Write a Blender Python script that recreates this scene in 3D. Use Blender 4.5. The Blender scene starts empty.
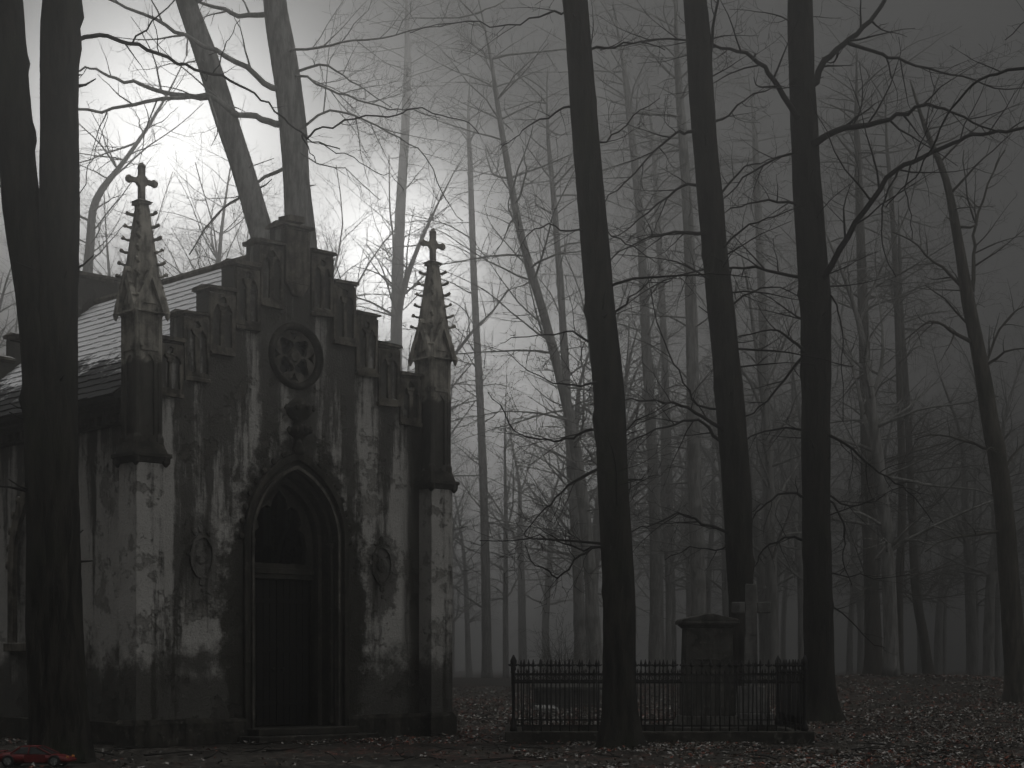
import bpy, math, random
import numpy as np
from mathutils import Vector, Matrix
from mathutils.geometry import tessellate_polygon

random.seed(7)
RNG = np.random.default_rng(11)
SC = bpy.context.scene
COL = SC.collection
PI = math.pi
F = 1743.0            # focal length in pixels of the 1024 px wide frame
CAMZ = 1.6
HZ = 662.0            # picture row of the horizon
SIGMA = 0.0095         # haze density


def at(px, py, d):
    """point in space for a picture position at a distance d along the view axis"""
    return Vector(((px - 512.0) / F * d, d, CAMZ + (HZ - py) / F * d))


def gz(x, y):
    """height of the ground"""
    z = 0.05 * math.sin(x * 0.31 + 1.0) * math.sin(y * 0.23)
    z *= max(0.0, min(1.0, (y - 40) / 15.0))
    z += 0.9 * math.exp(-(((x - 19) / 12.0) ** 2 + ((y - 84) / 20.0) ** 2))
    z += 0.5 * math.exp(-(((x + 4) / 25.0) ** 2 + ((y - 120) / 25.0) ** 2))
    return z


# ------------------------------------------------------------------ materials
def new_mat(name):
    m = bpy.data.materials.new(name)
    m.use_nodes = True
    nt = m.node_tree
    b = nt.nodes['Principled BSDF']
    b.inputs['Specular IOR Level'].default_value = 0.25
    return m, nt, b


def N(nt, kind, **kw):
    n = nt.nodes.new(kind)
    for k, v in kw.items():
        setattr(n, k, v)
    return n


def setin(n, i, v):
    n.inputs[i].default_value = v


def coords(nt, scale=(1, 1, 1), kind='Object'):
    tc = N(nt, 'ShaderNodeTexCoord')
    mp = N(nt, 'ShaderNodeMapping')
    mp.inputs['Scale'].default_value = scale
    nt.links.new(tc.outputs[kind], mp.inputs['Vector'])
    return mp.outputs['Vector']


def noise(nt, vec, scale, detail=4, rough=0.6):
    n = N(nt, 'ShaderNodeTexNoise')
    n.inputs['Scale'].default_value = scale
    n.inputs['Detail'].default_value = detail
    n.inputs['Roughness'].default_value = rough
    nt.links.new(vec, n.inputs['Vector'])
    return n.outputs['Fac']


def remap(nt, fac, a, b, c=0.0, d=1.0):
    n = N(nt, 'ShaderNodeMapRange', interpolation_type='SMOOTHSTEP')
    nt.links.new(fac, n.inputs['Value'])
    n.inputs['From Min'].default_value = a
    n.inputs['From Max'].default_value = b
    n.inputs['To Min'].default_value = c
    n.inputs['To Max'].default_value = d
    return n.outputs['Result']


def mixc(nt, fac, a, b):
    n = N(nt, 'ShaderNodeMix', data_type='RGBA')
    if isinstance(fac, (int, float)):
        n.inputs[0].default_value = fac
    else:
        nt.links.new(fac, n.inputs[0])
    for i, c in ((6, a), (7, b)):
        if isinstance(c, tuple):
            n.inputs[i].default_value = (*c, 1)
        else:
            nt.links.new(c, n.inputs[i])
    return n.outputs[2]


def M2(nt, op, a, b=None):
    n = N(nt, 'ShaderNodeMath', operation=op)
    for i, v in enumerate((a, b)):
        if v is None:
            continue
        if isinstance(v, (int, float)):
            n.inputs[i].default_value = v
        else:
            nt.links.new(v, n.inputs[i])
    return n.outputs[0]


def bump(nt, b, h, strength=0.5, dist=0.02):
    n = N(nt, 'ShaderNodeBump')
    n.inputs['Strength'].default_value = strength
    n.inputs['Distance'].default_value = dist
    nt.links.new(h, n.inputs['Height'])
    nt.links.new(n.outputs['Normal'], b.inputs['Normal'])


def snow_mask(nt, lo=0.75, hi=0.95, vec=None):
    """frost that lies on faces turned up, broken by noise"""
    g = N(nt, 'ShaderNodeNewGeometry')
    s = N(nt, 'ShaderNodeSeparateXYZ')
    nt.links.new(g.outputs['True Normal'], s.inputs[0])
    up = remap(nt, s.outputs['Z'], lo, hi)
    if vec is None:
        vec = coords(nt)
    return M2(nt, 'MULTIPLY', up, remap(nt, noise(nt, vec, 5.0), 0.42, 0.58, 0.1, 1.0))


def plaster_mat():
    m, nt, b = new_mat('stained_lime_plaster')
    v = coords(nt)
    sep = N(nt, 'ShaderNodeSeparateXYZ')
    nt.links.new(v, sep.inputs[0])
    X, Y, Z = sep.outputs
    tint = mixc(nt, noise(nt, v, 1.3, 5), (0.32, 0.31, 0.29), (0.52, 0.51, 0.485))
    # long runs of soot and algae washed down from the copings
    st = noise(nt, coords(nt, (2.3, 2.3, 0.17)), 1.0, 8, 0.66)
    st2 = noise(nt, coords(nt, (8.0, 8.0, 0.9)), 1.0, 8, 0.75)
    hi = remap(nt, Z, 2.5, 8.0, -0.045, 0.075)
    rag = noise(nt, v, 4.5, 10, 0.78)
    streak = remap(nt, M2(nt, 'ADD', M2(nt, 'ADD', M2(nt, 'ADD', M2(nt, 'MULTIPLY', st, 0.66), M2(nt, 'MULTIPLY', st2, 0.16)), M2(nt, 'MULTIPLY', rag, 0.18)), hi), 0.475, 0.56)
    # patches where the plaster has gone
    pt = M2(nt, 'ADD', M2(nt, 'MULTIPLY', noise(nt, v, 1.0, 10, 0.72), 0.75), M2(nt, 'MULTIPLY', rag, 0.25))
    patch = remap(nt, pt, 0.535, 0.565)
    # dirt gathered round the two carved plaques
    pqx = M2(nt, 'DIVIDE', M2(nt, 'SUBTRACT', M2(nt, 'ABSOLUTE', M2(nt, 'SUBTRACT', X, 3.57)), 2.25), 0.50)
    pqz = M2(nt, 'DIVIDE', M2(nt, 'SUBTRACT', Z, 3.45), 1.05)
    pq = M2(nt, 'ADD', M2(nt, 'SQRT', M2(nt, 'ADD', M2(nt, 'MULTIPLY', pqx, pqx), M2(nt, 'MULTIPLY', pqz, pqz))), M2(nt, 'MULTIPLY', M2(nt, 'SUBTRACT', rag, 0.5), 2.4))
    plq = remap(nt, pq, 0.75, 1.0, 1.0, 0.0)
    # rising damp with a ragged upper edge
    damp = remap(nt, M2(nt, 'SUBTRACT', Z, M2(nt, 'MULTIPLY', noise(nt, v, 1.6, 10, 0.72), 3.6)), -0.5, 0.42, 1.0, 0.0)
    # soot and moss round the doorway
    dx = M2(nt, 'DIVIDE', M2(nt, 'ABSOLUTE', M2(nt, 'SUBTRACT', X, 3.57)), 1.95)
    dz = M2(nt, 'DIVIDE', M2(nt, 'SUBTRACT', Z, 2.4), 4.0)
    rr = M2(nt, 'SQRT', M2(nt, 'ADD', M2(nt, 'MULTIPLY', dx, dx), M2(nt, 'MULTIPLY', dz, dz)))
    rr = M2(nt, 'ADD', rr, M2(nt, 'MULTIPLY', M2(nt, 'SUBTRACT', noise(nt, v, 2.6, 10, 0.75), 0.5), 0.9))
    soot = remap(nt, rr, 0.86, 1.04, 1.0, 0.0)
    # dark run below the right-hand corner and on the gable top
    run = remap(nt, M2(nt, 'ADD', X, M2(nt, 'MULTIPLY', st, 1.2)), 6.85, 7.25)
    topd = remap(nt, M2(nt, 'ADD', Z, M2(nt, 'MULTIPLY', noise(nt, v, 2.0, 6), 1.6)), 8.9, 9.9)
    dark = mixc(nt, noise(nt, v, 6.0, 4), (0.014, 0.014, 0.011), (0.05, 0.047, 0.038))
    c = mixc(nt, M2(nt, 'MULTIPLY', streak, 0.85), tint, dark)
    c = mixc(nt, M2(nt, 'MULTIPLY', patch, 0.5), c, (0.10, 0.093, 0.08))
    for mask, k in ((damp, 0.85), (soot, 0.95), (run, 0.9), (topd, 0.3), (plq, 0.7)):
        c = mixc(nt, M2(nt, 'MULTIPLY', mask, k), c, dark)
    fine = noise(nt, v, 22.0, 5, 0.7)
    c = mixc(nt, remap(nt, fine, 0.55, 0.7, 0.0, 0.45), c, dark)
    nt.links.new(c, b.inputs['Base Color'])
    b.inputs['Roughness'].default_value = 0.95
    bump(nt, b, M2(nt, 'SUBTRACT', M2(nt, 'ADD', fine, rag), M2(nt, 'MULTIPLY', patch, 0.9)), 0.8, 0.04)
    return m


def stone_mat(name, lo, hi, snow=True, dark_below=None):
    m, nt, b = new_mat(name)
    v = coords(nt)
    a = noise(nt, v, 3.0, 8, 0.7)
    st = noise(nt, coords(nt, (9, 9, 0.9)), 1.0, 4)
    c = mixc(nt, remap(nt, M2(nt, 'ADD', M2(nt, 'MULTIPLY', a, 0.6), M2(nt, 'MULTIPLY', st, 0.4)), 0.40, 0.60), lo, hi)
    lich = remap(nt, noise(nt, v, 12.0, 3), 0.60, 0.68)
    c = mixc(nt, M2(nt, 'MULTIPLY', lich, 0.35), c, (0.22, 0.21, 0.18))
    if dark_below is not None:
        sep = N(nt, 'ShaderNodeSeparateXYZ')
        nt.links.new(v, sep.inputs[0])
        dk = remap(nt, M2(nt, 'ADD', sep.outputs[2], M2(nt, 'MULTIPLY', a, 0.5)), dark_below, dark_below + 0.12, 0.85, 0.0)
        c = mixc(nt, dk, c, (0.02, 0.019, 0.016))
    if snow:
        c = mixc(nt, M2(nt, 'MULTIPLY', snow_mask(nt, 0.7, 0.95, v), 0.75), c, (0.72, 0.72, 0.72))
    nt.links.new(c, b.inputs['Base Color'])
    b.inputs['Roughness'].default_value = 0.95
    bump(nt, b, a, 0.7, 0.04)
    return m


def roof_mat():
    m, nt, b = new_mat('frosted_slate')
    v = coords(nt)
    a = noise(nt, v, 1.1, 9, 0.72)
    f = noise(nt, coords(nt, (4, 4, 7)), 2.0, 5, 0.7)
    sep = N(nt, 'ShaderNodeSeparateXYZ')
    nt.links.new(v, sep.inputs[0])
    hgt = remap(nt, sep.outputs[2], 6.8, 8.8, -0.12, 0.13)
    k = M2(nt, 'ADD', M2(nt, 'ADD', M2(nt, 'MULTIPLY', a, 0.6), M2(nt, 'MULTIPLY', f, 0.4)), hgt)
    mask = remap(nt, k, 0.46, 0.54)
    c = mixc(nt, mask, mixc(nt, f, (0.016, 0.017, 0.018), (0.05, 0.05, 0.05)), (0.78, 0.78, 0.79))
    nt.links.new(c, b.inputs['Base Color'])
    b.inputs['Roughness'].default_value = 0.8
    bump(nt, b, f, 0.4, 0.02)
    return m


def bark_mat(name, lo, hi):
    m, nt, b = new_mat(name)
    v = coords(nt, (9, 9, 1.6))
    a = noise(nt, v, 1.0, 8, 0.72)
    big = noise(nt, coords(nt), 0.7, 4)
    c = mixc(nt, remap(nt, a, 0.38, 0.62), lo, hi)
    c = mixc(nt, remap(nt, big, 0.52, 0.64, 0, 0.5), c, (0.022, 0.027, 0.014))
    nt.links.new(c, b.inputs['Base Color'])
    b.inputs['Roughness'].default_value = 0.92
    bump(nt, b, a, 1.0, 0.05)
    return m


def plain(name, c, rough=0.8, metal=0.0, var=0.35, scale=6.0, bmp=0.2):
    m, nt, b = new_mat(name)
    v = coords(nt)
    a = noise(nt, v, scale, 6, 0.65)
    d = tuple(x * (1 - var) for x in c)
    e = tuple(min(1, x * (1 + var)) for x in c)
    nt.links.new(mixc(nt, remap(nt, a, 0.35, 0.65), d, e), b.inputs['Base Color'])
    b.inputs['Roughness'].default_value = rough
    b.inputs['Metallic'].default_value = metal
    if bmp:
        bump(nt, b, a, bmp, 0.02)
    return m


def ground_mat():
    m, nt, b = new_mat('leaf_strewn_soil')
    v = coords(nt, kind='Object')
    a = noise(nt, v, 0.35, 6, 0.65)
    f = noise(nt, v, 7.0, 6, 0.75)
    vor = N(nt, 'ShaderNodeTexVoronoi')
    vor.inputs['Scale'].default_value = 9.0
    nt.links.new(v, vor.inputs['Vector'])
    sp = N(nt, 'ShaderNodeSeparateColor')
    nt.links.new(vor.outputs['Color'], sp.inputs[0])
    c = mixc(nt, remap(nt, f, 0.4, 0.62), (0.006, 0.0052, 0.004), (0.034, 0.029, 0.023))
    lf = M2(nt, 'MULTIPLY', remap(nt, sp.outputs[0], 0.55, 0.8), remap(nt, a, 0.38, 0.6, 0.1, 1.0))
    c = mixc(nt, M2(nt, 'MULTIPLY', lf, 0.55), c, (0.15, 0.138, 0.118))
    rd = M2(nt, 'MULTIPLY', remap(nt, sp.outputs[1], 0.78, 0.85), remap(nt, noise(nt, v, 0.22, 3), 0.5, 0.6))
    c = mixc(nt, M2(nt, 'MULTIPLY', rd, 0.7), c, (0.15, 0.05, 0.035))
    nt.links.new(c, b.inputs['Base Color'])
    b.inputs['Roughness'].default_value = 0.95
    bump(nt, b, f, 1.0, 0.06)
    return m


MT = {}
MT['plaster'] = plaster_mat()
MT['stone'] = stone_mat('weathered_sandstone', (0.022, 0.020, 0.016), (0.17, 0.155, 0.13))
MT['spire'] = stone_mat('pinnacle_sandstone', (0.09, 0.085, 0.072), (0.42, 0.395, 0.345), False, None)
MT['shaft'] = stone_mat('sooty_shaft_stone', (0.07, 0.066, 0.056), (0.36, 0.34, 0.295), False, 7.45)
MT['plaque'] = stone_mat('stained_plaque_stone', (0.03, 0.029, 0.024), (0.13, 0.12, 0.105), False)
MT['soot'] = stone_mat('sooty_stone', (0.010, 0.010, 0.008), (0.05, 0.046, 0.038), False)
MT['roof'] = roof_mat()
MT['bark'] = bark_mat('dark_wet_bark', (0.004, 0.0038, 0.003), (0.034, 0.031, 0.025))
MT['bark_pale'] = bark_mat('pale_bark', (0.03, 0.028, 0.024), (0.11, 0.10, 0.085))  # paler bark colour stands in for mist on distant trees
MT['bark_misted'] = bark_mat('mist_paled_bark', (0.12, 0.117, 0.11), (0.34, 0.335, 0.32))  # grey bark with the fading of the mist put into its colour
MT['twig'] = plain('twig_bark', (0.012, 0.011, 0.0095), 0.9, 0, 0.3, 3, 0)
MT['iron'] = plain('rusted_black_iron', (0.012, 0.0115, 0.011), 0.6, 0.3, 0.5, 14)
MT['wood'] = plain('blackened_door_oak', (0.005, 0.0045, 0.004), 0.85, 0, 0.5, 5)
MT['glass'] = plain('dark_leaded_glass', (0.010, 0.011, 0.012), 0.25, 0, 0.5, 12, 0.1)
MT['grave'] = stone_mat('mossy_gravestone', (0.022, 0.022, 0.019), (0.08, 0.077, 0.07), False)
MT['cross'] = stone_mat('grey_cross_stone', (0.06, 0.06, 0.057), (0.17, 0.167, 0.16), False)
MT['slab'] = stone_mat('pale_grave_slab', (0.14, 0.14, 0.135), (0.3, 0.3, 0.29), False)
MT['red'] = plain('worn_red_paint', (0.105, 0.009, 0.009), 0.55, 0, 0.25, 9, 0.05)
MT['tyre'] = plain('black_rubber', (0.01, 0.01, 0.01), 0.85, 0, 0.3, 20, 0.1)
MT['rim'] = plain('dull_rim_metal', (0.16, 0.165, 0.16), 0.5, 0.5, 0.2, 20, 0)
MT['carglass'] = plain('smoked_car_glass', (0.03, 0.032, 0.033), 0.15, 0, 0.2, 5, 0)
MT['lamp'] = plain('amber_lamp_plastic', (0.35, 0.13, 0.03), 0.3, 0, 0.2, 20, 0)
MT['ground'] = ground_mat()
LEAF = [plain('frosted_leaf', (0.30, 0.29, 0.275), 0.9, 0, 0.3, 8, 0),
        plain('grey_leaf', (0.105, 0.097, 0.085), 0.9, 0, 0.4, 8, 0),
        plain('brown_leaf', (0.05, 0.037, 0.025), 0.9, 0, 0.4, 8, 0),
        plain('russet_leaf', (0.17, 0.055, 0.035), 0.9, 0, 0.4, 8, 0)]


# ------------------------------------------------------------------ mesh helpers
class MB:
    def __init__(self):
        self.v, self.f, self.mi = [], [], []

    def add(self, vs, fs, mi=0):
        o = len(self.v)
        self.v += [tuple(p) for p in vs]
        self.f += [tuple(i + o for i in f) for f in fs]
        self.mi += [mi] * len(fs)

    def box(self, x0, x1, y0, y1, z0, z1, mi=0):
        self.add([(x0, y0, z0), (x1, y0, z0), (x1, y1, z0), (x0, y1, z0), (x0, y0, z1), (x1, y0, z1), (x1, y1, z1), (x0, y1, z1)],
                 [(3, 2, 1, 0), (4, 5, 6, 7), (0, 1, 5, 4), (1, 2, 6, 5), (2, 3, 7, 6), (3, 0, 4, 7)], mi)

    def frustum(self, cx, cy, z0, z1, ax0, ay0, ax1, ay1, mi=0):
        self.add([(cx - ax0, cy - ay0, z0), (cx + ax0, cy - ay0, z0), (cx + ax0, cy + ay0, z0), (cx - ax0, cy + ay0, z0),
                  (cx - ax1, cy - ay1, z1), (cx + ax1, cy - ay1, z1), (cx + ax1, cy + ay1, z1), (cx - ax1, cy + ay1, z1)],
                 [(3, 2, 1, 0), (4, 5, 6, 7), (0, 1, 5, 4), (1, 2, 6, 5), (2, 3, 7, 6), (3, 0, 4, 7)], mi)

    def lathe(self, prof, c=(0, 0, 0), n=12, axis='z', mi=0):
        vs, fs = [], []
        for (r, h) in prof:
            for k in range(n):
                a = 2 * PI * k / n
                p = (r * math.cos(a), r * math.sin(a), h)
                if axis == 'y':
                    p = (p[0], p[2], p[1])
                elif axis == 'x':
                    p = (p[2], p[0], p[1])
                vs.append((p[0] + c[0], p[1] + c[1], p[2] + c[2]))
        for i in range(len(prof) - 1):
            for k in range(n):
                k2 = (k + 1) % n
                fs.append((i * n + k, i * n + k2, (i + 1) * n + k2, (i + 1) * n + k))
        fs.append(tuple(range(n))[::-1])
        fs.append(tuple((len(prof) - 1) * n + k for k in range(n)))
        self.add(vs, fs, mi)

    def plate(self, loops, a0, a1, axis='y', mi=0):
        """flat plate from an outline and holes, given as (u, z); thick from a0 to a1 along the axis"""
        P = [[Vector((p[0], p[1], 0)) for p in lp] for lp in loops]
        tri = tessellate_polygon(P)
        flat = [p for lp in loops for p in lp]
        n = len(flat)

        def w(p, a):
            return (p[0], a, p[1]) if axis == 'y' else (a, p[0], p[1])
        vs = [w(p, a0) for p in flat] + [w(p, a1) for p in flat]
        fs = []
        for t in tri:
            fs.append(tuple(t))
            fs.append(tuple(i + n for i in reversed(t)))
        o = 0
        for lp in loops:
            m = len(lp)
            for i in range(m):
                j = (i + 1) % m
                fs.append((o + i, o + j, o + j + n, o + i + n))
            o += m
        self.add(vs, fs, mi)

    def tube(self, pts, rad, sides=6, mi=0):
        pts = [Vector(p) for p in pts]
        vs, fs = [], []
        for i, p in enumerate(pts):
            t = (pts[min(i + 1, len(pts) - 1)] - pts[max(i - 1, 0)]).normalized()
            ref = Vector((0, 0, 1)) if abs(t.z) < 0.9 else Vector((1, 0, 0))
            u = t.cross(ref).normalized()
            v = t.cross(u)
            r = rad[i] if isinstance(rad, (list, tuple)) else rad
            for k in range(sides):
                a = 2 * PI * k / sides
                vs.append(p + u * (r * math.cos(a)) + v * (r * math.sin(a)))
        for i in range(len(pts) - 1):
            for k in range(sides):
                k2 = (k + 1) % sides
                fs.append((i * sides + k, i * sides + k2, (i + 1) * sides + k2, (i + 1) * sides + k))
        fs.append(tuple(range(sides)))
        fs.append(tuple((len(pts) - 1) * sides + k for k in range(sides))[::-1])
        self.add(vs, fs, mi)

    def build(self, name, mat, parent=None, smooth=False, bevel=0.0, worn=0.0):
        if worn:
            def jit(p):
                h = math.sin(p[0] * 91.7 + p[2] * 37.3) * 43758.5
                k = math.sin(p[2] * 71.1 + p[1] * 53.9 + p[0] * 11.3) * 24634.6
                return (p[0] + worn * (h % 1 - .5) * 2, p[1] + worn * (k % 1 - .7) * 1.2, p[2] + worn * ((h + k) % 1 - .5) * 2)
            self.v = [jit(p) for p in self.v]
        me = bpy.data.meshes.new(name)
        me.from_pydata(self.v, [], self.f)
        for m in (mat if isinstance(mat, list) else [mat]):
            me.materials.append(m)
        if isinstance(mat, list):
            me.polygons.foreach_set('material_index', self.mi)
        if smooth:
            me.polygons.foreach_set('use_smooth', [True] * len(me.polygons))
        import bmesh
        bm = bmesh.new()
        bm.from_mesh(me)
        bmesh.ops.recalc_face_normals(bm, faces=bm.faces)
        bm.to_mesh(me)
        bm.free()
        me.update()
        o = bpy.data.objects.new(name, me)
        COL.objects.link(o)
        if parent is not None:
            o.parent = parent
        if bevel:
            b = o.modifiers.new('bevel', 'BEVEL')
            b.width = bevel
            b.segments = 2
            b.limit_method = 'ANGLE'
        return o


def empty(name, loc, rz=0.0):
    o = bpy.data.objects.new(name, None)
    COL.objects.link(o)
    o.location = loc
    o.rotation_euler = (0, 0, rz)
    o.empty_display_size = 0.3
    return o


def tag(o, label=None, cat=None, group=None, kind=None):
    if label:
        o['label'] = label
    if cat:
        o['category'] = cat
    if group:
        o['group'] = group
    if kind:
        o['kind'] = kind
    return o


def copy_tree(o, parent=None):
    c = o.copy()
    COL.objects.link(c)
    if parent is not None:
        c.parent = parent
    for ch in list(o.children):
        copy_tree(ch, c)
    return c


def arch(cx, a, z0, zs, rise, n=10):
    """pointed arch outline, counted up the left side, over the apex and down the right"""
    R = (a * a + rise * rise) / (2 * a)
    out = [(cx - a, z0)]
    amax = math.asin(min(1, rise / R))
    for k in range(n + 1):
        t = amax * k / n
        out.append((cx - a + R - R * math.cos(t), zs + R * math.sin(t)))
    right = [(2 * cx - x, z) for x, z in out[:-1]]
    return out + right[::-1]


def circle(cx, cz, r, n=24):
    return [(cx + r * math.cos(2 * PI * k / n), cz + r * math.sin(2 * PI * k / n)) for k in range(n)]


# ------------------------------------------------------------------ chapel
CH = empty('chapel', (-6.9, 32.8, 0.0), math.radians(43.6))
tag(CH, 'gothic burial chapel with stepped gable, two crocketed pinnacles and black pointed doorway', 'chapel')
W, LEN, CX = 7.14, 8.3, 3.57
YF = 0.10                                     # plane of the front wall
STEPS = [(0.34, 10.34), (0.92, 9.91), (1.51, 9.39), (2.10, 8.81), (2.70, 8.24), (3.30, 7.68)]


def gable(raise_=0.0, top=0.34):
    st = [(h, z + raise_) for h, z in STEPS]
    st[0] = (top, st[0][1] + raise_)
    pts = [(0.0, 0.0), (0.0, 6.6)]
    left = []
    for k, (h, z) in enumerate(reversed(st)):
        left += [(CX - h, pts[-1][1] if k == 0 and not left else left[-1][1]), (CX - h, z)]
    pts += left
    pts += [(2 * CX - x, z) for x, z in reversed(pts)]
    return pts


def build_chapel():
    # walls ------------------------------------------------------------
    m = MB()
    m.plate([gable(), arch(CX, 1.06, 0.02, 4.06, 1.46, 12)[::-1], circle(CX, 7.8, 0.56, 28)], YF, YF + 0.42)
    m.build('front_wall', MT['plaster'], CH)
    m = MB()
    m.plate([gable(0.12, 0.62)], LEN - 0.4, LEN)
    m.build('rear_wall', MT['plaster'], CH)
    win = arch(4.1, 1.0, 2.0, 3.6, 1.6, 10)
    m = MB()
    m.plate([[(0.55, 0), (LEN - 0.42, 0), (LEN - 0.42, 6.15), (0.55, 6.15)], win], 0.08, 0.48, 'x')
    m.build('side_wall', MT['plaster'], CH)
    m = MB()
    m.plate([[(0.55, 0), (LEN - 0.42, 0), (LEN - 0.42, 6.15), (0.55, 6.15)], win], W - 0.48, W - 0.08, 'x')
    m.build('side_wall', MT['plaster'], CH)
    m = MB()
    m.box(0.5, W - 0.5, 0.55, LEN - 0.45, -0.05, 0.28)
    m.build('floor', MT['soot'], CH)

    # plinth and cornice -------------------------------------------------
    m = MB()
    m.box(0.0, 2.3, -0.02, YF - 0.003, 0, 0.42)
    m.box(4.84, W, -0.02, YF - 0.003, 0, 0.42)
    m.frustum(1.15, 0.04, 0.42, 0.50, 1.15, 0.06, 1.15, 0.01)
    m.frustum(5.99, 0.04, 0.42, 0.50, 1.15, 0.06, 1.15, 0.01)
    m.box(-0.04, 0.077, 0.5, LEN, 0, 0.44)
    m.box(W - 0.077, W + 0.04, 0.5, LEN, 0, 0.44)
    m.build('plinth', MT['soot'], CH, bevel=0.015)
    m = MB()
    for x0, x1, x2 in ((-0.02, -0.12, -0.26), (W + 0.02, W + 0.12, W + 0.26)):
        inn = 0.3 if x0 < 1 else W - 0.3
        m.box(min(x0, inn), max(x0, inn), 0.52, LEN - 0.42, 6.16, 6.36)
        m.box(min(x1, inn), max(x1, inn), 0.52, LEN - 0.42, 6.362, 6.5)
        m.box(min(x2, inn), max(x2, inn), 0.52, LEN - 0.42, 6.502, 6.62)
        n = 24
        for k in range(n):
            y = 0.7 + k * (LEN - 1.4) / (n - 1)
            m.box(min(x1, x0) - 0.0, max(x1, x0), y - 0.06, y + 0.06, 6.2, 6.36)
    m.build('cornice', MT['soot'], CH, bevel=0.01)

    # roof: overlapping courses of slate ---------------------------------
    for side in (-1, 1):
        m = MB()
        e = Vector((-0.38, 0, 6.66))
        r = Vector((CX, 0, 10.02))
        n = 19
        y0, y1 = 0.523, LEN - 0.403
        up = (r - e)
        nrm = Vector((-up.z, 0, up.x)).normalized()
        rr = random.Random(5)
        for k in range(n):
            a = e + up * (k / n)
            b_ = e + up * min(1.0, (k + 1.15) / n)
            y = y0 + (0.0 if k % 2 else -0.0)
            first = True
            while y < y1 - 0.02:
                w = rr.uniform(0.24, 0.36)
                if first and k % 2:
                    w *= 0.5
                first = False
                ye = min(y1, y + w)
                lift = 0.03 + rr.uniform(-0.006, 0.012)
                drop = rr.uniform(-0.02, 0.02)
                a2 = a - up.normalized() * drop
                q = [a2 + nrm * lift, b_ + nrm * 0.006, b_ - nrm * 0.01, a2 + nrm * (lift - 0.022)]
                vs = [(p.x, yy, p.z) for yy in (y + 0.003, ye - 0.003) for p in q]
                m.add(vs, [(0, 1, 5, 4), (3, 7, 6, 2), (0, 4, 7, 3), (1, 2, 6, 5), (0, 3, 2, 1), (4, 5, 6, 7)])
                y = ye
        q = [e - nrm * 0.02, r - nrm * 0.02, r - nrm * 0.12, e - nrm * 0.12]
        vs = [(p.x, yy, p.z) for yy in (y0, y1) for p in q]
        m.add(vs, [(0, 1, 5, 4), (3, 7, 6, 2), (0, 4, 7, 3), (1, 2, 6, 5), (0, 3, 2, 1), (4, 5, 6, 7)])
        if side == 1:
            m.v = [(W - x, y, z) for x, y, z in m.v]
        m.build('roof', MT['roof'], CH)
    m = MB()
    m.tube([(CX, 0.53, 10.06), (CX, LEN - 0.41, 10.06)], 0.09, 8)
    m.build('ridge', MT['stone'], CH)

    # coping stones on the steps -----------------------------------------
    def cap(x0, x1, z, yf, yb):
        m = MB()
        m.box(x0 + 0.03, x1 - 0.03, yf - 0.05, yb + 0.05, z + 0.002, z + 0.05)
        m.box(x0 - 0.04, x1 + 0.04, yf - 0.12, yb + 0.1, z + 0.052, z + 0.11)
        ym = (yf + yb) / 2
        a, b_, c, d = x0 - 0.04, x1 + 0.04, yf - 0.12, yb + 0.1
        zz = z + 0.112
        m.add([(a, c, zz), (b_, c, zz), (b_, d, zz), (a, d, zz), (a + .03, ym, zz + 0.07), (b_ - .03, ym, zz + 0.07)],
              [(3, 2, 1, 0), (0, 1, 5, 4), (2, 3, 4, 5), (1, 2, 5), (3, 0, 4)])
        return m
    for yf, yb, up, top in ((YF, YF + 0.42, 0.0, 0.34), (LEN - 0.4, LEN, 0.12, 0.62)):
        st = [(h, z + up) for h, z in STEPS]
        st[0] = (top, st[0][1] + up)
        h, z = st[0]
        c = cap(CX - h, CX + h, z, yf, yb)
        if up == 0:
            c.box(CX - 0.2, CX + 0.2, yf - 0.04, yb - 0.08, z + 0.18, z + 0.30)
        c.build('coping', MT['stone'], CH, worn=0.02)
        for k in range(1, len(st)):
            h, z = st[k]
            hi = st[k - 1][0] + 0.004
            for s in (-1, 1):
                a, b_ = sorted((CX + s * h, CX + s * hi))
                cc = cap(a, b_, z, yf, yb)
                # trim the overhang on the inner side so that it butts the next block
                if s < 0:
                    cc.v = [(min(x, b_), y, zz) for x, y, zz in cc.v]
                else:
                    cc.v = [(max(x, a), y, zz) for x, y, zz in cc.v]
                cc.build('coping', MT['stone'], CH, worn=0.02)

    # blind lancets under the copings -------------------------------------
    for k in range(1, len(STEPS)):
        h, z = STEPS[k]
        hi = STEPS[k - 1][0]
        for s in (-1, 1):
            a, b_ = sorted((CX + s * h, CX + s * hi))
            a += 0.012
            b_ -= 0.012
            mid = (a + b_) / 2
            hw = (b_ - a) / 2
            m = MB()
            zb = z - (1.15 if k < 5 else 0.95)
            l1 = arch(mid - hw * 0.45, hw * 0.33, zb + 0.10, z - 0.42, 0.2, 5)
            l2 = arch(mid + hw * 0.45, hw * 0.33, zb + 0.10, z - 0.42, 0.2, 5)
            m.plate([[(a, zb), (b_, zb), (b_, z - 0.01), (a, z - 0.01)], l1, l2, circle(mid, z - 0.14, 0.075, 10)],
                    YF - 0.07, YF - 0.003)
            m.box(a - 0.0, b_ + 0.0, YF - 0.10, YF - 0.003, zb - 0.07, zb - 0.003)
            m.build('blind_arcade', MT['stone'], CH, worn=0.018)
    # central shaft of the gable
    m = MB()
    m.box(CX - 0.30, CX + 0.30, YF - 0.09, YF - 0.003, 9.25, 10.33)
    m.frustum(CX, YF - 0.045, 9.0, 9.248, 0.1, 0.043, 0.30, 0.043)
    m.build('gable_shaft', MT['stone'], CH, bevel=0.01)

    # rose window ------------------------------------------------------------
    zr = 7.8
    ring = MB()
    n = 40
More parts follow.
